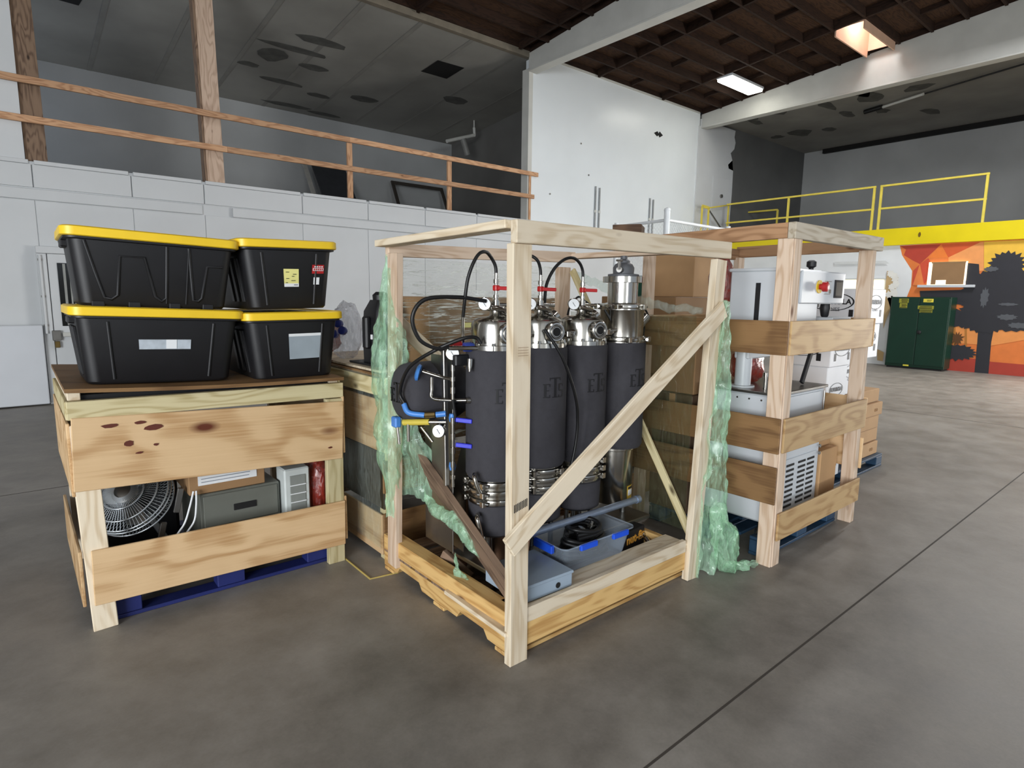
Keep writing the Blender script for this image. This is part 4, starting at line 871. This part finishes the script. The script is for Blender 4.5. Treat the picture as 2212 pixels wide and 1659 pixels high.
# hoses
H_ = lambda pts, r=.0085: tube('hose', pts, r, M_RUB, em, 10, 8)
H_([(1.825, TY, 1.70), (1.818, TY, 1.745), (1.79, TY, 1.785), (1.745, TY-.02, 1.805), (1.70, TY-.03, 1.795), (1.665, TY-.03, 1.75), (1.642, TY-.02, 1.68), (1.634, TY-.01, 1.60), (1.642, TY+.02, 1.50)])
cyl('hose_end', (1.642, TY+.02, 1.505), (1.66, TY+.05, 1.36), .009, M_STEEL, em, None, 10)
H_([(2.118, TY, 1.70), (2.112, TY, 1.745), (2.09, TY, 1.785), (2.06, TY+.02, 1.805), (2.02, TY+.03, 1.79), (1.985, TY+.04, 1.73), (1.97, TY+.06, 1.6)])
H_([(2.432, TY, 1.70), (2.427, TY, 1.745), (2.40, TY, 1.785), (2.35, TY, 1.808), (2.29, TY+.01, 1.795), (2.23, TY+.02, 1.745), (2.19, TY+.03, 1.67), (2.178, TY+.03, 1.60), (2.185, TY+.04, 1.52)])
H_([(1.74, TY-.03, 1.575), (1.60, TY, 1.592), (1.44, TY+.03, 1.58), (1.385, TY+.05, 1.50), (1.42, TY+.05, 1.40), (1.50, TY+.03, 1.355), (1.56, TY+.02, 1.36)], .0095)
H_([(1.69, TY-.06, 1.375), (1.665, TY-.05, 1.405), (1.60, TY-.03, 1.40), (1.50, TY+.06, 1.34), (1.45, TY+.2, 1.25), (1.455, TY+.3, 1.12), (1.47, TY+.28, 1.06)], .009)
H_([(2.02, TY-.14, 1.44), (2.10, TY-.19, 1.30), (2.20, TY-.19, 1.10), (2.245, TY-.17, .95), (2.24, TY-.16, .80), (2.19, TY-.16, .63)], .008)
H_([(2.55, TY+.03, 1.545), (2.50, TY+.05, 1.58), (2.46, TY+.06, 1.60), (2.40, TY+.06, 1.55), (2.37, TY+.05, 1.5)], .006)
H_([(2.62, TY, 1.53), (2.66, TY-.03, 1.44), (2.64, TY-.05, 1.36)], .007)
H_([(2.93, TY, 1.56), (3.0, TY, 1.52), (3.03, TY, 1.46), (2.97, TY, 1.455)], .006)
H_([(2.93, TY+.02, 1.44), (3.02, TY+.03, 1.43), (3.02, TY+.03, 1.37), (2.97, TY, 1.29), (2.93, TY, 1.25)], .0075)
lathe('valve_knob', (2.965, TY+.02, 1.405), (0, 0, 1), [(.012, 0), (.014, .02), (.012, .06), (.014, .075)], M_RUB, em, 10)
# left vessel (horizontal, jacketed) and manifold
vy, vz = 2.685, 1.10
lathe('side_vessel', (1.495, vy, vz), (1, -.05, 0), [(.02, -.005), (.105, -.004), (.13, .004), (.148, .025), (.156, .06), (.158, .30), (.14, .34), (.05, .36)], M_JACKET, em, 34, 60)
L2 = []
for x0, z0, x1, z1 in ets(0, .95): L2.append(((1.588-.002, vy+.03-x0, vz-.05+z0), (1.588, vy+.03-x1, vz-.05+z1)))
multibox('vessel_lettering', [((1.4875, min(a[1], b[1]), a[2]), (1.4905, max(a[1], b[1]), b[2])) for a, b in L2], M_INK, em)
box('vessel_cradle', (1.68, vy-.08, .25), (1.78, vy+.08, .96), M_STEELD, em, .01)
mx, my = 1.62, 2.44
board('manifold_strut', (mx+.01, my+.03, .64), (mx, my+.03, 1.335), .024, .024, M_STEELD, em, (1, 0, 0)); box('manifold_plate', (mx+.03, my, .28), (mx+.034, my+.2, 1.3), M_STEELD, em, .001)
gauge((mx-.01, my-.06, 1.325), (-.62, -.75, 0), .034, em)
for z0, z1, r in ((1.10, 1.29, .008), (1.13, 1.16, .013), (1.19, 1.21, .013), (1.24, 1.27, .012), (.66, 1.0, .008), (.98, 1.01, .012), (.9, .93, .012), (.83, .86, .012), (.76, .79, .012), (.70, .72, .012)): cyl('manifold_pipe', (mx-.01, my-.06, z0), (mx-.01, my-.06, z1), r, M_STEEL, em, None, 12)
cyl('manifold_hose', (mx-.01, my-.06, 1.10), (mx+.01, my-.06, .98), .008, M_RUB, em, None, 10)
gauge((mx-.03, my+.03, .93), (-.8, -.6, .1), .034, em)
for z, mt in ((1.0, M_BLUE), (.875, M_BLUE)): board('lever', (mx+.0, my-.07, z), (mx+.055, my-.13, z-.006), .022, .012, pm('violet_blue_lever', (46, 52, 196), .4), em)
tube('cross_pipe', [(mx-.08, my+.1, 1.225), (mx-.02, my+.02, 1.20), (mx+.0, my-.03, 1.195)], .009, M_STEEL, em); lathe('blue_knob', (mx-.085, my+.12, 1.215), (-.6, .5, .2), [(.04, 0), (.044, .012), (.03, .02)], M_LBLUE, em, 18)
tube('cross_pipe', [(mx-.055, my+.06, 1.2), (mx-.055, my+.06, 1.14), (mx-.055, my+.05, 1.095), (mx+.0, my-.03, 1.09), (mx+.05, my-.1, 1.095)], .009, M_STEEL, em); lathe('clamp_knob', (mx+.04, my-.1, 1.095), (1, -.3, 0), [(.016, 0), (.018, .03), (.01, .045)], M_STEEL, em, 12)
tube('blue_elbow', [(1.465, TY+.28, 1.06), (1.475, TY+.25, 1.02), (1.53, TY+.19, 1.01)], .014, M_LBLUE, em); cyl('brass_nut', (1.53, TY+.19, 1.01), (1.57, TY+.16, 1.013), .015, pm('brass', (120, 100, 60), .4, .8), em, None, 8); cyl('blue_nut', (1.575, TY+.155, 1.013), (1.61, TY+.12, 1.02), .015, M_LBLUE, em, None, 10)
cyl('filter_drier', (1.49, TY+.33, .955), (1.565, TY+.2, .97), .016, pm('yellow_label', (206, 186, 74), .5), em, None, 14); box('blue_block', (1.455, TY+.35, .925), (1.49, TY+.40, .98), M_LBLUE, em, .006); cyl('fitting', (1.565, TY+.2, .97), (1.62, TY+.13, .975), .014, M_STEEL, em, None, 12)
for a, b in (((1.50, TY+.30, .955), (1.50, TY+.3, .86)), ((1.54, TY+.24, .94), (1.57, TY+.18, .87)), ((1.47, TY+.36, .93), (1.475, TY+.35, .84))): cyl('drop_fitting', a, b, .008, M_STEEL, em, None, 10)
for z in (.985, .74): lathe('blue_coupling', (mx-.0, my-.04, z), (0, 0, 1), [(.014, 0), (.018, .02), (.014, .04)], M_LBLUE, em, 12)
lathe('red_valve', (1.60, TY+.06, 1.36), (1, 0, .1), [(.022, 0), (.026, .03), (.02, .06)], M_RED, em, 14); lathe('blue_valve', (1.64, TY+.01, 1.357), (1, -.2, 0), [(.022, 0), (.024, .03), (.018, .05)], pm('navy_blue', (50, 70, 150), .4), em, 14); cyl('top_fitting', (1.56, TY+.02, 1.355), (1.70, TY-.03, 1.352), .011, M_STEEL, em, None, 12); box('black_bracket', (1.60, TY+.02, 1.265), (1.68, TY+.06, 1.32), M_BLK, em, .006); lathe('drain_cock', (1.655, TY-.02, 1.30), (-.2, -.2, -1), [(.016, 0), (.014, .03), (.006, .06)], M_STEEL, em, 10)
tube('side_arm', [(1.655, TY-.06, .745), (1.64, TY-.08, .735), (1.645, TY-.09, .70), (1.66, TY-.1, .66)], .011, M_STEEL, em); tube('side_arm', [(1.675, TY-.06, .535), (1.65, TY-.09, .53), (1.655, TY-.1, .49), (1.67, TY-.1, .43)], .012, M_STEEL, em)
for x, y, z in ((2.31, TY-.13, .72), (2.34, TY-.15, .69), (2.29, TY-.14, .67), (2.36, TY-.12, .735)): cyl('fitting', (x-.02, y, z), (x+.025, y-.01, z+.012), .012, M_STEEL, em, None, 10)
# ---------------------------------------------------------------- loose things on the middle pallet
PD = .221
gb = thing('grey_enclosure', (1.86, 2.02, PD), 'grey steel enclosure box with round hole, standing behind front post', 'box')
setT(MX.Translation((1.83, 2.02, PD)) @ MX.Rotation(R(-2), 4, 'Z'))
box('body', (-.17, -.13, 0), (.14, .16, .075), M_GREYBOX, gb, .006); box('lid', (-.175, -.135, .068), (.145, .165, .083), M_GREYBOX, gb, .005); lathe('knockout_hole', (.045, -.131, .034), (0, -1, 0), [(.014, 0), (.014, .002)], M_DARK, gb, 18)
setT(MX.Identity(4))
ct2 = thing('clear_tote', (2.25, 2.12, .222), 'clear plastic tote with blue clips holding black hoses', 'tote')
M_CLR = clear('clear_plastic', (206, 220, 236), .26)
setT(MX.Translation((2.25, 2.09, .222)) @ MX.Rotation(R(-1), 4, 'Z'))
loft('shell', [(rrect(.215, .10, .03), .002), (rrect(.22, .105, .03), .01), (rrect(.255, .125, .035), .14), (rrect(.268, .138, .035), .142), (rrect(.268, .138, .035), .15)], M_CLR, ct2, True, False)
for x in (-.1, .14): box('blue_clip', (x-.06, -.148, .118), (x+.06, -.128, .148), M_BLUE, ct2, .004)
box('blue_clip', (-.285, -.06, .105), (-.262, .08, .148), M_BLUE, ct2, .004)
for k in range(9):
    a = random.uniform(0, 6); pts = [(.17*cos(a+j*1.1)*(1-.05*k), .075*sin(a+j*1.1), .025+.018*k+.01*sin(j*2)) for j in range(6)]
    tube('coiled_hose', pts, .012, M_RUB, ct2, 8, 8)
for x, y in ((-.03, .0), (.09, .03)): lathe('steel_fitting', (x, y, .13), (.3, -.2, 1), [(.03, 0), (.03, .02), (.02, .022), (.02, .04)], M_STEEL, ct2, 16)
setT(MX.Identity(4))
bb = thing('black_carton', (2.62, 2.2, .13), 'black carton with orange lettering behind the clear tote', 'box')
setT(MX.Translation((2.70, 2.20, .13)) @ MX.Rotation(R(6), 4, 'Z'))
box('carton', (-.12, -.1, 0), (.1, .1, .125), M_INK, bb, .004); text('lettering', 'nut-fit', (0, -.1015, .075), .075, pm('orange_print', (224, 160, 64), .5), bb, (1, 0, 0), (0, 0, 1), .001, 'CENTER', .002)
setT(MX.Identity(4))
pr = thing('steel_fittings', (2.85, 2.1, .13), 'loose steel fittings in clear bag at right end of middle pallet', 'fittings')
for k in range(9): p = V((2.78+random.uniform(0, .1), 2.02+random.uniform(0, .12), .15+random.uniform(0, .05))); d = V((random.uniform(-1, 1), random.uniform(-1, 1), random.uniform(-.2, .4))).normalized()*.035; cyl('fitting', p-d, p+d, .014, M_STEEL, pr, None, 10)
bd = thing('brown_sheet', (1.78, 2.6, .13), 'bent brown metal sheet leaning behind the weathered plank', 'sheet')
prism('panel', [(0, 0), (.62, 0), (.66, .42), (.40, .50), (.02, .36)], (1.76, 2.02, .135), (.10, .99, 0), (.18, 0, .98), .004, pm('rusty_brown_sheet', (118, 88, 68), .55, .2, .25, 5), bd)
prism('upright', [(0, 0), (.28, 0), (.10, .56), (.05, .56)], (1.70, 2.42, .28), (.1, .99, 0), (.1, 0, .99), .004, M_STEELD, bd)
sk2 = tag(board('wood_offcut', (1.66, 2.55, .24), (1.72, 2.38, .15), .045, .03, W_OLD, None, (0, 0, 1)), 'small grey wood offcut lying inside left side of frame crate', 'offcut')
# ---------------------------------------------------------------- green stretch film
def crumple(p, s, a, sd): 
    q = V((p[0]*s, p[1]*s, p[2]*s*.4))+V((sd, sd*.7, 0)); return V((NZ.noise(q), NZ.noise(q+V((9, 0, 0))), NZ.noise(q+V((0, 9, 0)))))*a
gf = thing('green_film', (1.56, 2.88, .3), 'green stretch film bunched round the back left post of frame crate', 'film')
def f1(u, v):
    z = 1.80-u*1.42; w = .03+.10*math.exp(-((z-1.22)/.30)**2)+.05*math.exp(-((z-.75)/.22)**2); a = R(60)+v*R(250)
    p = V((1.565-.02+w*cos(a)*.75, 2.89+w*sin(a)*1.0, z)); return p+crumple(p, 16, .03, 2)+crumple(p, 45, .012, 5)
sheet('film_bunch', f1, 90, 30, F_GREEN, gf, smooth=50)
def f2(u, v):
    a, b = V((1.56, 2.92, .98-.48*u)), V((1.62+.10*u, 2.74-.18*u, .92-.42*u)); p = a.lerp(b, v); return p+crumple(p, 14, .04, 3)+crumple(p, 40, .012, 8)
sheet('film_flap', f2, 50, 24, F_GREEN, gf, smooth=50)
rp = thing('film_rope', (1.64, 2.3, .4), 'twisted green film strip wound round the weathered plank', 'film')
def rope(pts, w0, w1, sd, tw=2.2):
    C = crom(pts, 12); n = len(C)-1
    def f(u, v):
        i = min(n, int(u*n+.5)); p = C[i]; d = (C[min(i+1, n)]-C[max(i-1, 0)]).normalized(); s = d.cross(V((.3, .2, .9))).normalized(); t2 = s.cross(d)
        a = 2*pi*v; w = w0+(w1-w0)*sin(pi*u); q = p+s*cos(a)*w*.5+t2*sin(a)*w; return q+crumple(q, 22, .02, sd)+crumple(q, 60, .008, sd+3)
    return f
sheet('film_strip', rope([(1.60, 2.64, .55), (1.60, 2.52, .50), (1.61, 2.38, .49), (1.62, 2.26, .42), (1.66, 2.17, .34)], .012, .04, 4), 44, 14, F_GREEN, rp)
sheet('film_strip', rope([(1.615, 2.38, .31), (1.60, 2.32, .24), (1.605, 2.24, .18), (1.60, 2.12, .15), (1.585, 2.0, .12), (1.57, 1.92, .05)], .006, .035, 6), 44, 14, F_GREEN, rp)
gf2 = thing('green_film', (3.1, 1.8, 0), 'green stretch film hanging from the right post of frame crate to floor', 'film')
def f3(u, v):
    z = 1.57*(1-u)+.02; w = .05+.19*min(1, u*1.25)-.08*max(0, u-.8)/.2; x0 = 3.03-.12*u
    p = V((x0+w*(.5-.5*cos(pi*v)), 1.795+.035*sin(7*v)*min(1, .3+u*2)+.03*sin(pi*v), z)); return p+crumple(p, 13, .035*min(1, u*3+.2), 11)+crumple(p, 42, .014, 12)
sheet('film_bunch', f3, 96, 34, F_GREEN, gf2, smooth=50)
def f4(u, v):
    z = .40*(1-u)+.012; a = 2*pi*v; w = .03+.05*sin(pi*u)+.02*u; p = V((3.03+.13*u+w*cos(a), 1.76+w*.6*sin(a)-.02*u, z)); p += crumple(p, 16, .05, 21)+crumple(p, 45, .015, 22); p.z = max(.004, p.z); return p
sheet('film_tail', f4, 44, 26, F_GREEN, gf2, smooth=50)
def f5(u, v):
    a = 2*pi*v; p = V((3.12+.16*u, 1.74-.07*u, .03))+V((.0, .035*cos(a), .02*sin(a))); p += crumple(p, 26, .03, 31); p.z = max(.004, p.z); return p
sheet('film_foot', f5, 16, 10, F_GREEN, gf2)
bf = thing('clear_film', (2.3, 2.99, .4), 'pale stretch film stretched across the back and right of frame crate', 'film')
sheet('film_sheet', wall_film_y(3.015, 1.66, 2.98,   .4, 1.80, 12, .02), 60, 56, F_GLINT, bf, smooth=60)
sheet('film_sheet', wall_film(3.0, 1.96, 2.97, .22, 1.5, 14, .015), 44, 50, film('olive_stretch_film', (120, 128, 96), .14), bf, smooth=60)
sheet('film_rope', rope([(3.0, 2.97, 1.76), (2.995, 2.7, 1.68), (2.99, 2.4, 1.59), (2.985, 2.15, 1.545), (2.985, 1.9, 1.53)], .02, .03, 17), 60, 12, F_PALE, bf)
# ---------------------------------------------------------------- right crate with chiller
pallet('pallet', 3.47, 4.52, 1.70, 2.58, M_TEAL, 'worn teal pallet under the right slatted crate')
k3 = thing('slatted_crate', (4.0, 2.13, 0), 'tall slatted crate on the right holding white chiller machine', 'crate')
board('post', (3.40, 1.655, 0), (3.375, 1.655, 1.94), .045, .09, W_POST, k3, (1, 0, 0)); board('post', (3.437, 1.625, 0), (3.41, 1.625, 1.94), .085, .04, W_POST, k3, (1, 0, 0))
board('post', (4.585, 1.655, 0), (4.52, 1.655, 1.94), .06, .09, W_POST, k3, (1, 0, 0))
for x in (3.40, 4.56): board('post', (x, 2.62, 0), (x, 2.62, 1.93), .09, .045, W_POST, k3, (1, 0, 0))
W_SH = wood('timber_brown', (176, 138, 104), (142, 106, 76), (96, 66, 46))
board('top_rail', (3.345, 1.62, 1.98), (4.63, 1.62, 1.982), .09, .045, wood('timber_greyish', (196, 186, 168), (166, 152, 130), (110, 96, 80)), k3)
board('top_rail', (3.365, 1.645, 1.982), (3.365, 2.66, 1.972), .085, .04, W_SH, k3)
board('top_rail', (3.40, 2.645, 1.955), (4.56, 2.645, 1.955), .085, .04, W_SH, k3)
board('top_rail', (4.60, 1.65, 1.98), (4.60, 2.66, 1.975), .085, .04, W_SH, k3)
for z, h, xa, xb in ((1.382, .195, 3.37, 4.565), (.812, .205, 3.385, 4.59), (.252, .17, 3.40, 4.60)): board('slat', (xa, 1.595, z), (xb, 1.595, z), h, .014, W_PLY2, k3)
for z, h in ((1.382, .195), (.812, .21), (.512, .225)):
    board('slat', (3.355, 1.60, z), (3.355, 2.66, z-.004), h, .014, W_CRATE, k3); board('slat', (4.625, 1.60, z), (4.625, 2.66, z), h, .014, W_PLY, k3)
for z, h in ((1.382, .195), (.812, .21), (.252, .17)): board('slat', (3.37, 2.66, z), (4.62, 2.66, z), h, .014, W_PLY, k3)
ch = thing('chiller_cabinet', (3.85, 2.0, .123), 'white floor-standing chiller cabinet with louvres inside right crate', 'cabinet')
box('body', (3.5, 1.72, .21), (4.19, 2.2, 1.02), M_ENCL, ch, .012); box('front_door', (3.52, 1.712, .60), (4.14, 1.721, 1.0), M_ENCL, ch, .006); box('front_door', (3.52, 1.712, .23), (4.14, 1.721, .59), M_ENCL, ch, .006)
for px in (3.56, 3.71, 3.87, 4.0):
    for k in range(9): box('louvre', (px, 1.708, .27+k*.034), (px+.1, 1.713, .284+k*.034), M_DARK, ch, 0)
box('top_plate', (3.49, 1.70, 1.02), (4.20, 2.21, 1.038), M_STEELD, ch, .003)
for x, y in ((3.54, 1.77), (4.14, 1.77), (3.54, 2.14), (4.14, 2.14)): lathe('caster', (x, y, .123), (0, 0, 1), [(.03, 0), (.03, .03), (.018, .035), (.018, .09)], M_STEEL, ch, 14)
for y in (1.80, 1.88, 1.96): lathe('screw', (3.499, y, .985), (-1, 0, 0), [(.006, 0), (.006, .003)], M_STEELD, ch, 8)
cyl('door_rod', (4.16, 1.705, .78), (4.16, 1.705, 1.0), .006, M_STEELD, ch, None, 8)
for z in (.62, .57): lathe('hinge', (4.15, 1.705, z), (0, -1, 0), [(.012, 0), (.012, .01)], M_STEELD, ch, 10)
lathe('column', (3.62, 2.0, 1.038), (0, 0, 1), [(.075, 0), (.075, .01), (.05, .012), (.05, .42)], M_ENCL, ch, 24); box('arm', (3.58, 1.95, 1.22), (4.0, 2.05, 1.29), M_ENCL, ch, .008)
for x, y, h in ((3.67, 1.80, .12), (3.61, 1.84, .1), (3.72, 1.86, .06)): cyl('fitting', (x, y, 1.038), (x, y, 1.038+h), .013, M_STEEL, ch, None, 12); cyl('fitting_cap', (x, y, 1.02+h), (x, y, 1.045+h), .02, M_STEEL, ch, None, 12)
board('lever_bar', (4.02, 1.80, 1.05), (4.17, 1.80, 1.34), .035, .02, M_INK, ch, (1, 0, 0)); board('lever_bar', (4.24, 1.76, .88), (4.22, 1.76, 1.0), .025, .015, M_INK, ch, (1, 0, 0))
cp = thing('control_cabinet', (4.0, 1.95, 1.46), 'white control cabinet with red emergency button and small screen', 'cabinet')
box('body', (3.55, 1.752, 1.46), (4.05, 2.09, 1.775), M_ENCL, cp, .008); box('lid', (3.54, 1.745, 1.77), (4.06, 2.10, 1.79), M_ENCL, cp, .006)
box('slot', (3.546, 1.885, 1.42), (3.551, 1.915, 1.70), M_INK, cp, 0); box('control_panel', (3.78, 1.74, 1.575), (4.42, 1.95, 1.785), M_ENCL, cp, .008)
e = lathe('emergency_button', (4.02, 1.74, 1.685), (0, -1, 0), [(.042, 0), (.042, .006)], pm('button_yellow', (226, 190, 40), .5), cp, 22); lathe('red_cap', (4.02, 1.734, 1.685), (0, -1, 0), [(.018, 0), (.018, .02), (.032, .022), (.032, .045), (.025, .05)], M_RED, e, 22)
s_ = box('touch_screen', (4.245, 1.733, 1.615), (4.37, 1.74, 1.735), M_INK, cp, .004); box('screen_glass', (4.26, 1.7315, 1.63), (4.355, 1.7335, 1.72), pm('screen_grey', (70, 74, 74), .2), s_, 0)
for z0, z1, x1_ in ((1.72, 1.724, 4.20), (1.638, 1.642, 4.19)): box('print_line', (4.10, 1.7385, z0), (x1_, 1.74, z1), M_STEELD, cp, 0)
box('rating_plate', (4.17, 1.7385, 1.645), (4.2, 1.74, 1.67), M_STEELD, cp, 0)
lathe('cable_gland', (4.02, 1.80, 1.785), (0, 0, 1), [(.015, 0), (.015, .02), (.03, .03), (.03, .06), (.015, .07)], M_BLK, cp, 14); lathe('cable_gland', (4.28, 1.80, 1.575), (0, 0, -1), [(.03, 0), (.035, .03), (.025, .08), (.012, .1)], M_BLK, cp, 14); box('gland_block', (4.05, 1.78, 1.555), (4.14, 1.83, 1.577), M_BLK, cp, .004)
cyl('support_leg', (3.62, 2.0, 1.455), (3.62, 2.0, 1.463), .05, M_ENCL, cp)
wt = tag(box('white_tray', (4.22, 1.72, 1.46), (4.52, 2.3, 1.485), M_ENCL, None, .004), 'flat white tray lying right of the control cabinet in right crate', 'tray')
for nm, c, s3, lab in (('red_bag', (3.62, 2.20, 1.68), (.07, .08, .2), 'red plastic film bundle beside control cabinet in right crate'), ('red_bag', (3.85, 2.1, 1.15), (.12, .1, .11), 'dark red plastic bag on chiller top inside right crate')):
    tag(sheet(nm, bagfn(c, *s3, 5, .2), 26, 18, F_RED, None, smooth=50), lab, 'bag')
def carton(name, a, b, mat, label, flaps=True, tape=M_CARD, group=None, cat='box'):
    t = thing(name, ((a[0]+b[0])/2, (a[1]+b[1])/2, a[2]), label, cat, group)
    box('carton', a, b, mat, t, .005)
    if flaps:
        ym = (a[1]+b[1])/2; box('flap_seam', (a[0]+.003, ym-.004, b[2]-.0005), (b[0]-.003, ym+.004, b[2]+.0012), M_CARD2, t, 0); box('tape', (a[0]-.0008, ym-.025, b[2]-.06), (a[0], ym+.025, b[2]), tape, t, 0)
        box('lower_seam', (a[0]+.02, a[1]-.001, a[2]+.004), (b[0]-.02, a[1], a[2]+.008), M_CARD2, t, 0)
    return t
carton('cardboard_box', (4.235, 1.72, .124), (4.5, 2.3, .56), M_CARD, 'plain brown carton beside the white chiller in right crate')
carton('cardboard_box', (4.235, 1.78, .562), (4.51, 2.32, .70), M_CARD, 'flat brown carton on top of plain carton in right crate')
# ---------------------------------------------------------------- pallet of boxes behind the right crate
pallet('pallet', 4.85, 6.45, 2.05, 3.05, M_TEAL, 'dark pallet under the stacked cartons behind right crate')
W_BOX = pm('white_carton', (226, 228, 232), .55, 0, .04, 3)
def white_box(a, b, label, big=True):
    t = carton('white_box', a, b, W_BOX, label, False, group='white printed cartons')
    xm, zm, h = (a[0]+b[0])/2, (a[2]+b[2])/2, b[2]-a[2]; wx = b[0]-a[0]
    # oval logo on the -Y face and on the -X face
    for org, ux, wd, n in ((V((xm, a[1]-.001, zm+h*.12)), V((1, 0, 0)), wx, 0), (V((a[0]-.001, (a[1]+b[1])/2, zm+h*.12)), V((0, -1, 0)), b[1]-a[1], 1)):
        r = wd*.34; out = []
        for k in range(28): q = 2*pi*k/28; out.append((r*cos(q), r*.42*sin(q)))
        vs, fs = [], []; nn = ux.cross(V((0, 0, 1)))
        for sc in (1, .93):
            for p in out: vs.append(org+ux*p[0]*sc+V((0, 0, p[1]*sc))+nn*.001)
        for k in range(28): j = (k+1) % 28; fs.append((k, j, 28+j, 28+k))
        fin('logo_oval', vs, fs, M_INK, t); text('logo_text', 'FUTUROLA', org+nn*.001, r*.34, M_INK, t, ux, (0, 0, 1), .0005, 'CENTER', .002)
        if big: text('print', 'CONES', org-V((0, 0, h*.22))+nn*.001, r*.24, pm('grey_ink', (90, 92, 100)), t, ux, (0, 0, 1), .0005)
        for q in (-.3, .3): 
            c = org+ux*q*wd+V((0, 0, -h*.42)); c2 = c+nn*.001; e2 = ux*.018
            fin('handling_mark', [c2-e2, c2+e2, c2+e2+V((0, 0, .06)), c2-e2+V((0, 0, .06))], [(0, 1, 2, 3)], M_INK, t)
    return t
CZ = .123
for k in range(5):
    z0 = CZ+k*.128; x0 = 5.95+(.0, .02, -.01, .03, .0)[k]
    c = carton('cardboard_box', (x0, 2.09+(.0, .02, .01, 0, .03)[k], z0+.001), (x0+.46, 2.5, z0+.127), M_CARD, ('bottom', 'second lowest', 'middle', 'second highest', 'top')[k]+' carton of the five-high brown stack behind right crate', True, M_CARD2, 'stack of flat cartons')
    if k in (0, 3):
        for q in (0, 1): ring('print_mark', (x0+.28+q*.04, 2.0885, z0+.06), (0, 1, 0), .014, .002, M_CARD2, c, 14, 5)
for k in range(3): carton('cardboard_box', (5.5, 2.16, CZ+.001+k*.215), (5.93, 2.6, CZ+.213+k*.215), M_CARD2, ('lowest', 'middle', 'upper')[k]+' dull brown carton standing left of the five-high stack', True, M_CARD, 'dull cartons')
white_box((4.95, 2.02, CZ+.001), (5.34, 2.45, .56), 'white printed carton at pallet level behind right crate')
white_box((4.95, 2.02, .562), (5.33, 2.45, 1.07), 'white printed carton with oval logo seen through right crate')
white_box((4.93, 2.0, 1.072), (5.36, 2.45, 1.30), 'flat white printed carton topping the stack inside right crate view', False)
white_box((5.52, 2.14, .77), (5.92, 2.6, 1.10), 'white printed carton standing on the dull brown cartons')
white_box((5.55, 2.02, 1.102), (5.95, 2.55, 1.40), 'white printed carton second from top of right-hand white stack')
white_box((5.53, 2.0, 1.402), (5.96, 2.55, 1.70), 'topmost white printed carton of right-hand white stack')
# ---------------------------------------------------------------- cartons and green tote seen over the middle crate
pallet('pallet', 4.4, 5.6, 3.15, 4.15, M_TEAL, 'pallet far behind the middle crate under big cartons')
carton('cardboard_box', (4.55, 3.2, CZ), (5.5, 4.1, .9), M_CARD2, 'large dull carton at the bottom behind the middle crate')
carton('cardboard_box', (4.52, 3.18, .902), (5.5, 4.05, 1.61), M_CARD2, 'large dull carton in middle of stack behind the frame crate')
carton('cardboard_box', (4.78, 3.18, 1.612), (5.3, 3.64, 2.05), M_CARD, 'brown carton on top of stack seen right of the steel column')
setT(MX.Translation((5.05, 3.88, 1.612)) @ MX.Rotation(R(0), 4, 'Z'))
gt2 = thing('green_tote', (0, 0, 0), 'dark green plastic tote with grey rim behind the frame crate', 'tote')
M_GT = pm('green_tote_plastic', (24, 78, 62), .5)
loft('body', [(rrect(.3, .14, .03), 0), (rrect(.34, .17, .03), .17), (rrect(.36, .19, .03), .172), (rrect(.36, .19, .03), .19)], M_GT, gt2); loft('rim', [(rrect(.365, .195, .03), .19), (rrect(.365, .195, .03), .2)], pm('pale_grey_rim', (150, 160, 160), .5), gt2)
setT(MX.Identity(4))

carton('cardboard_box', (3.46, 2.26, .124), (4.2, 2.58, .95), pm('dark_brown_carton', (84, 64, 46), .7), 'dark brown carton at the back of the right crate')
carton('cardboard_box', (3.5, 2.28, .952), (4.1, 2.57, 1.45), M_CARD2, 'dull carton stacked at the back of the right crate')
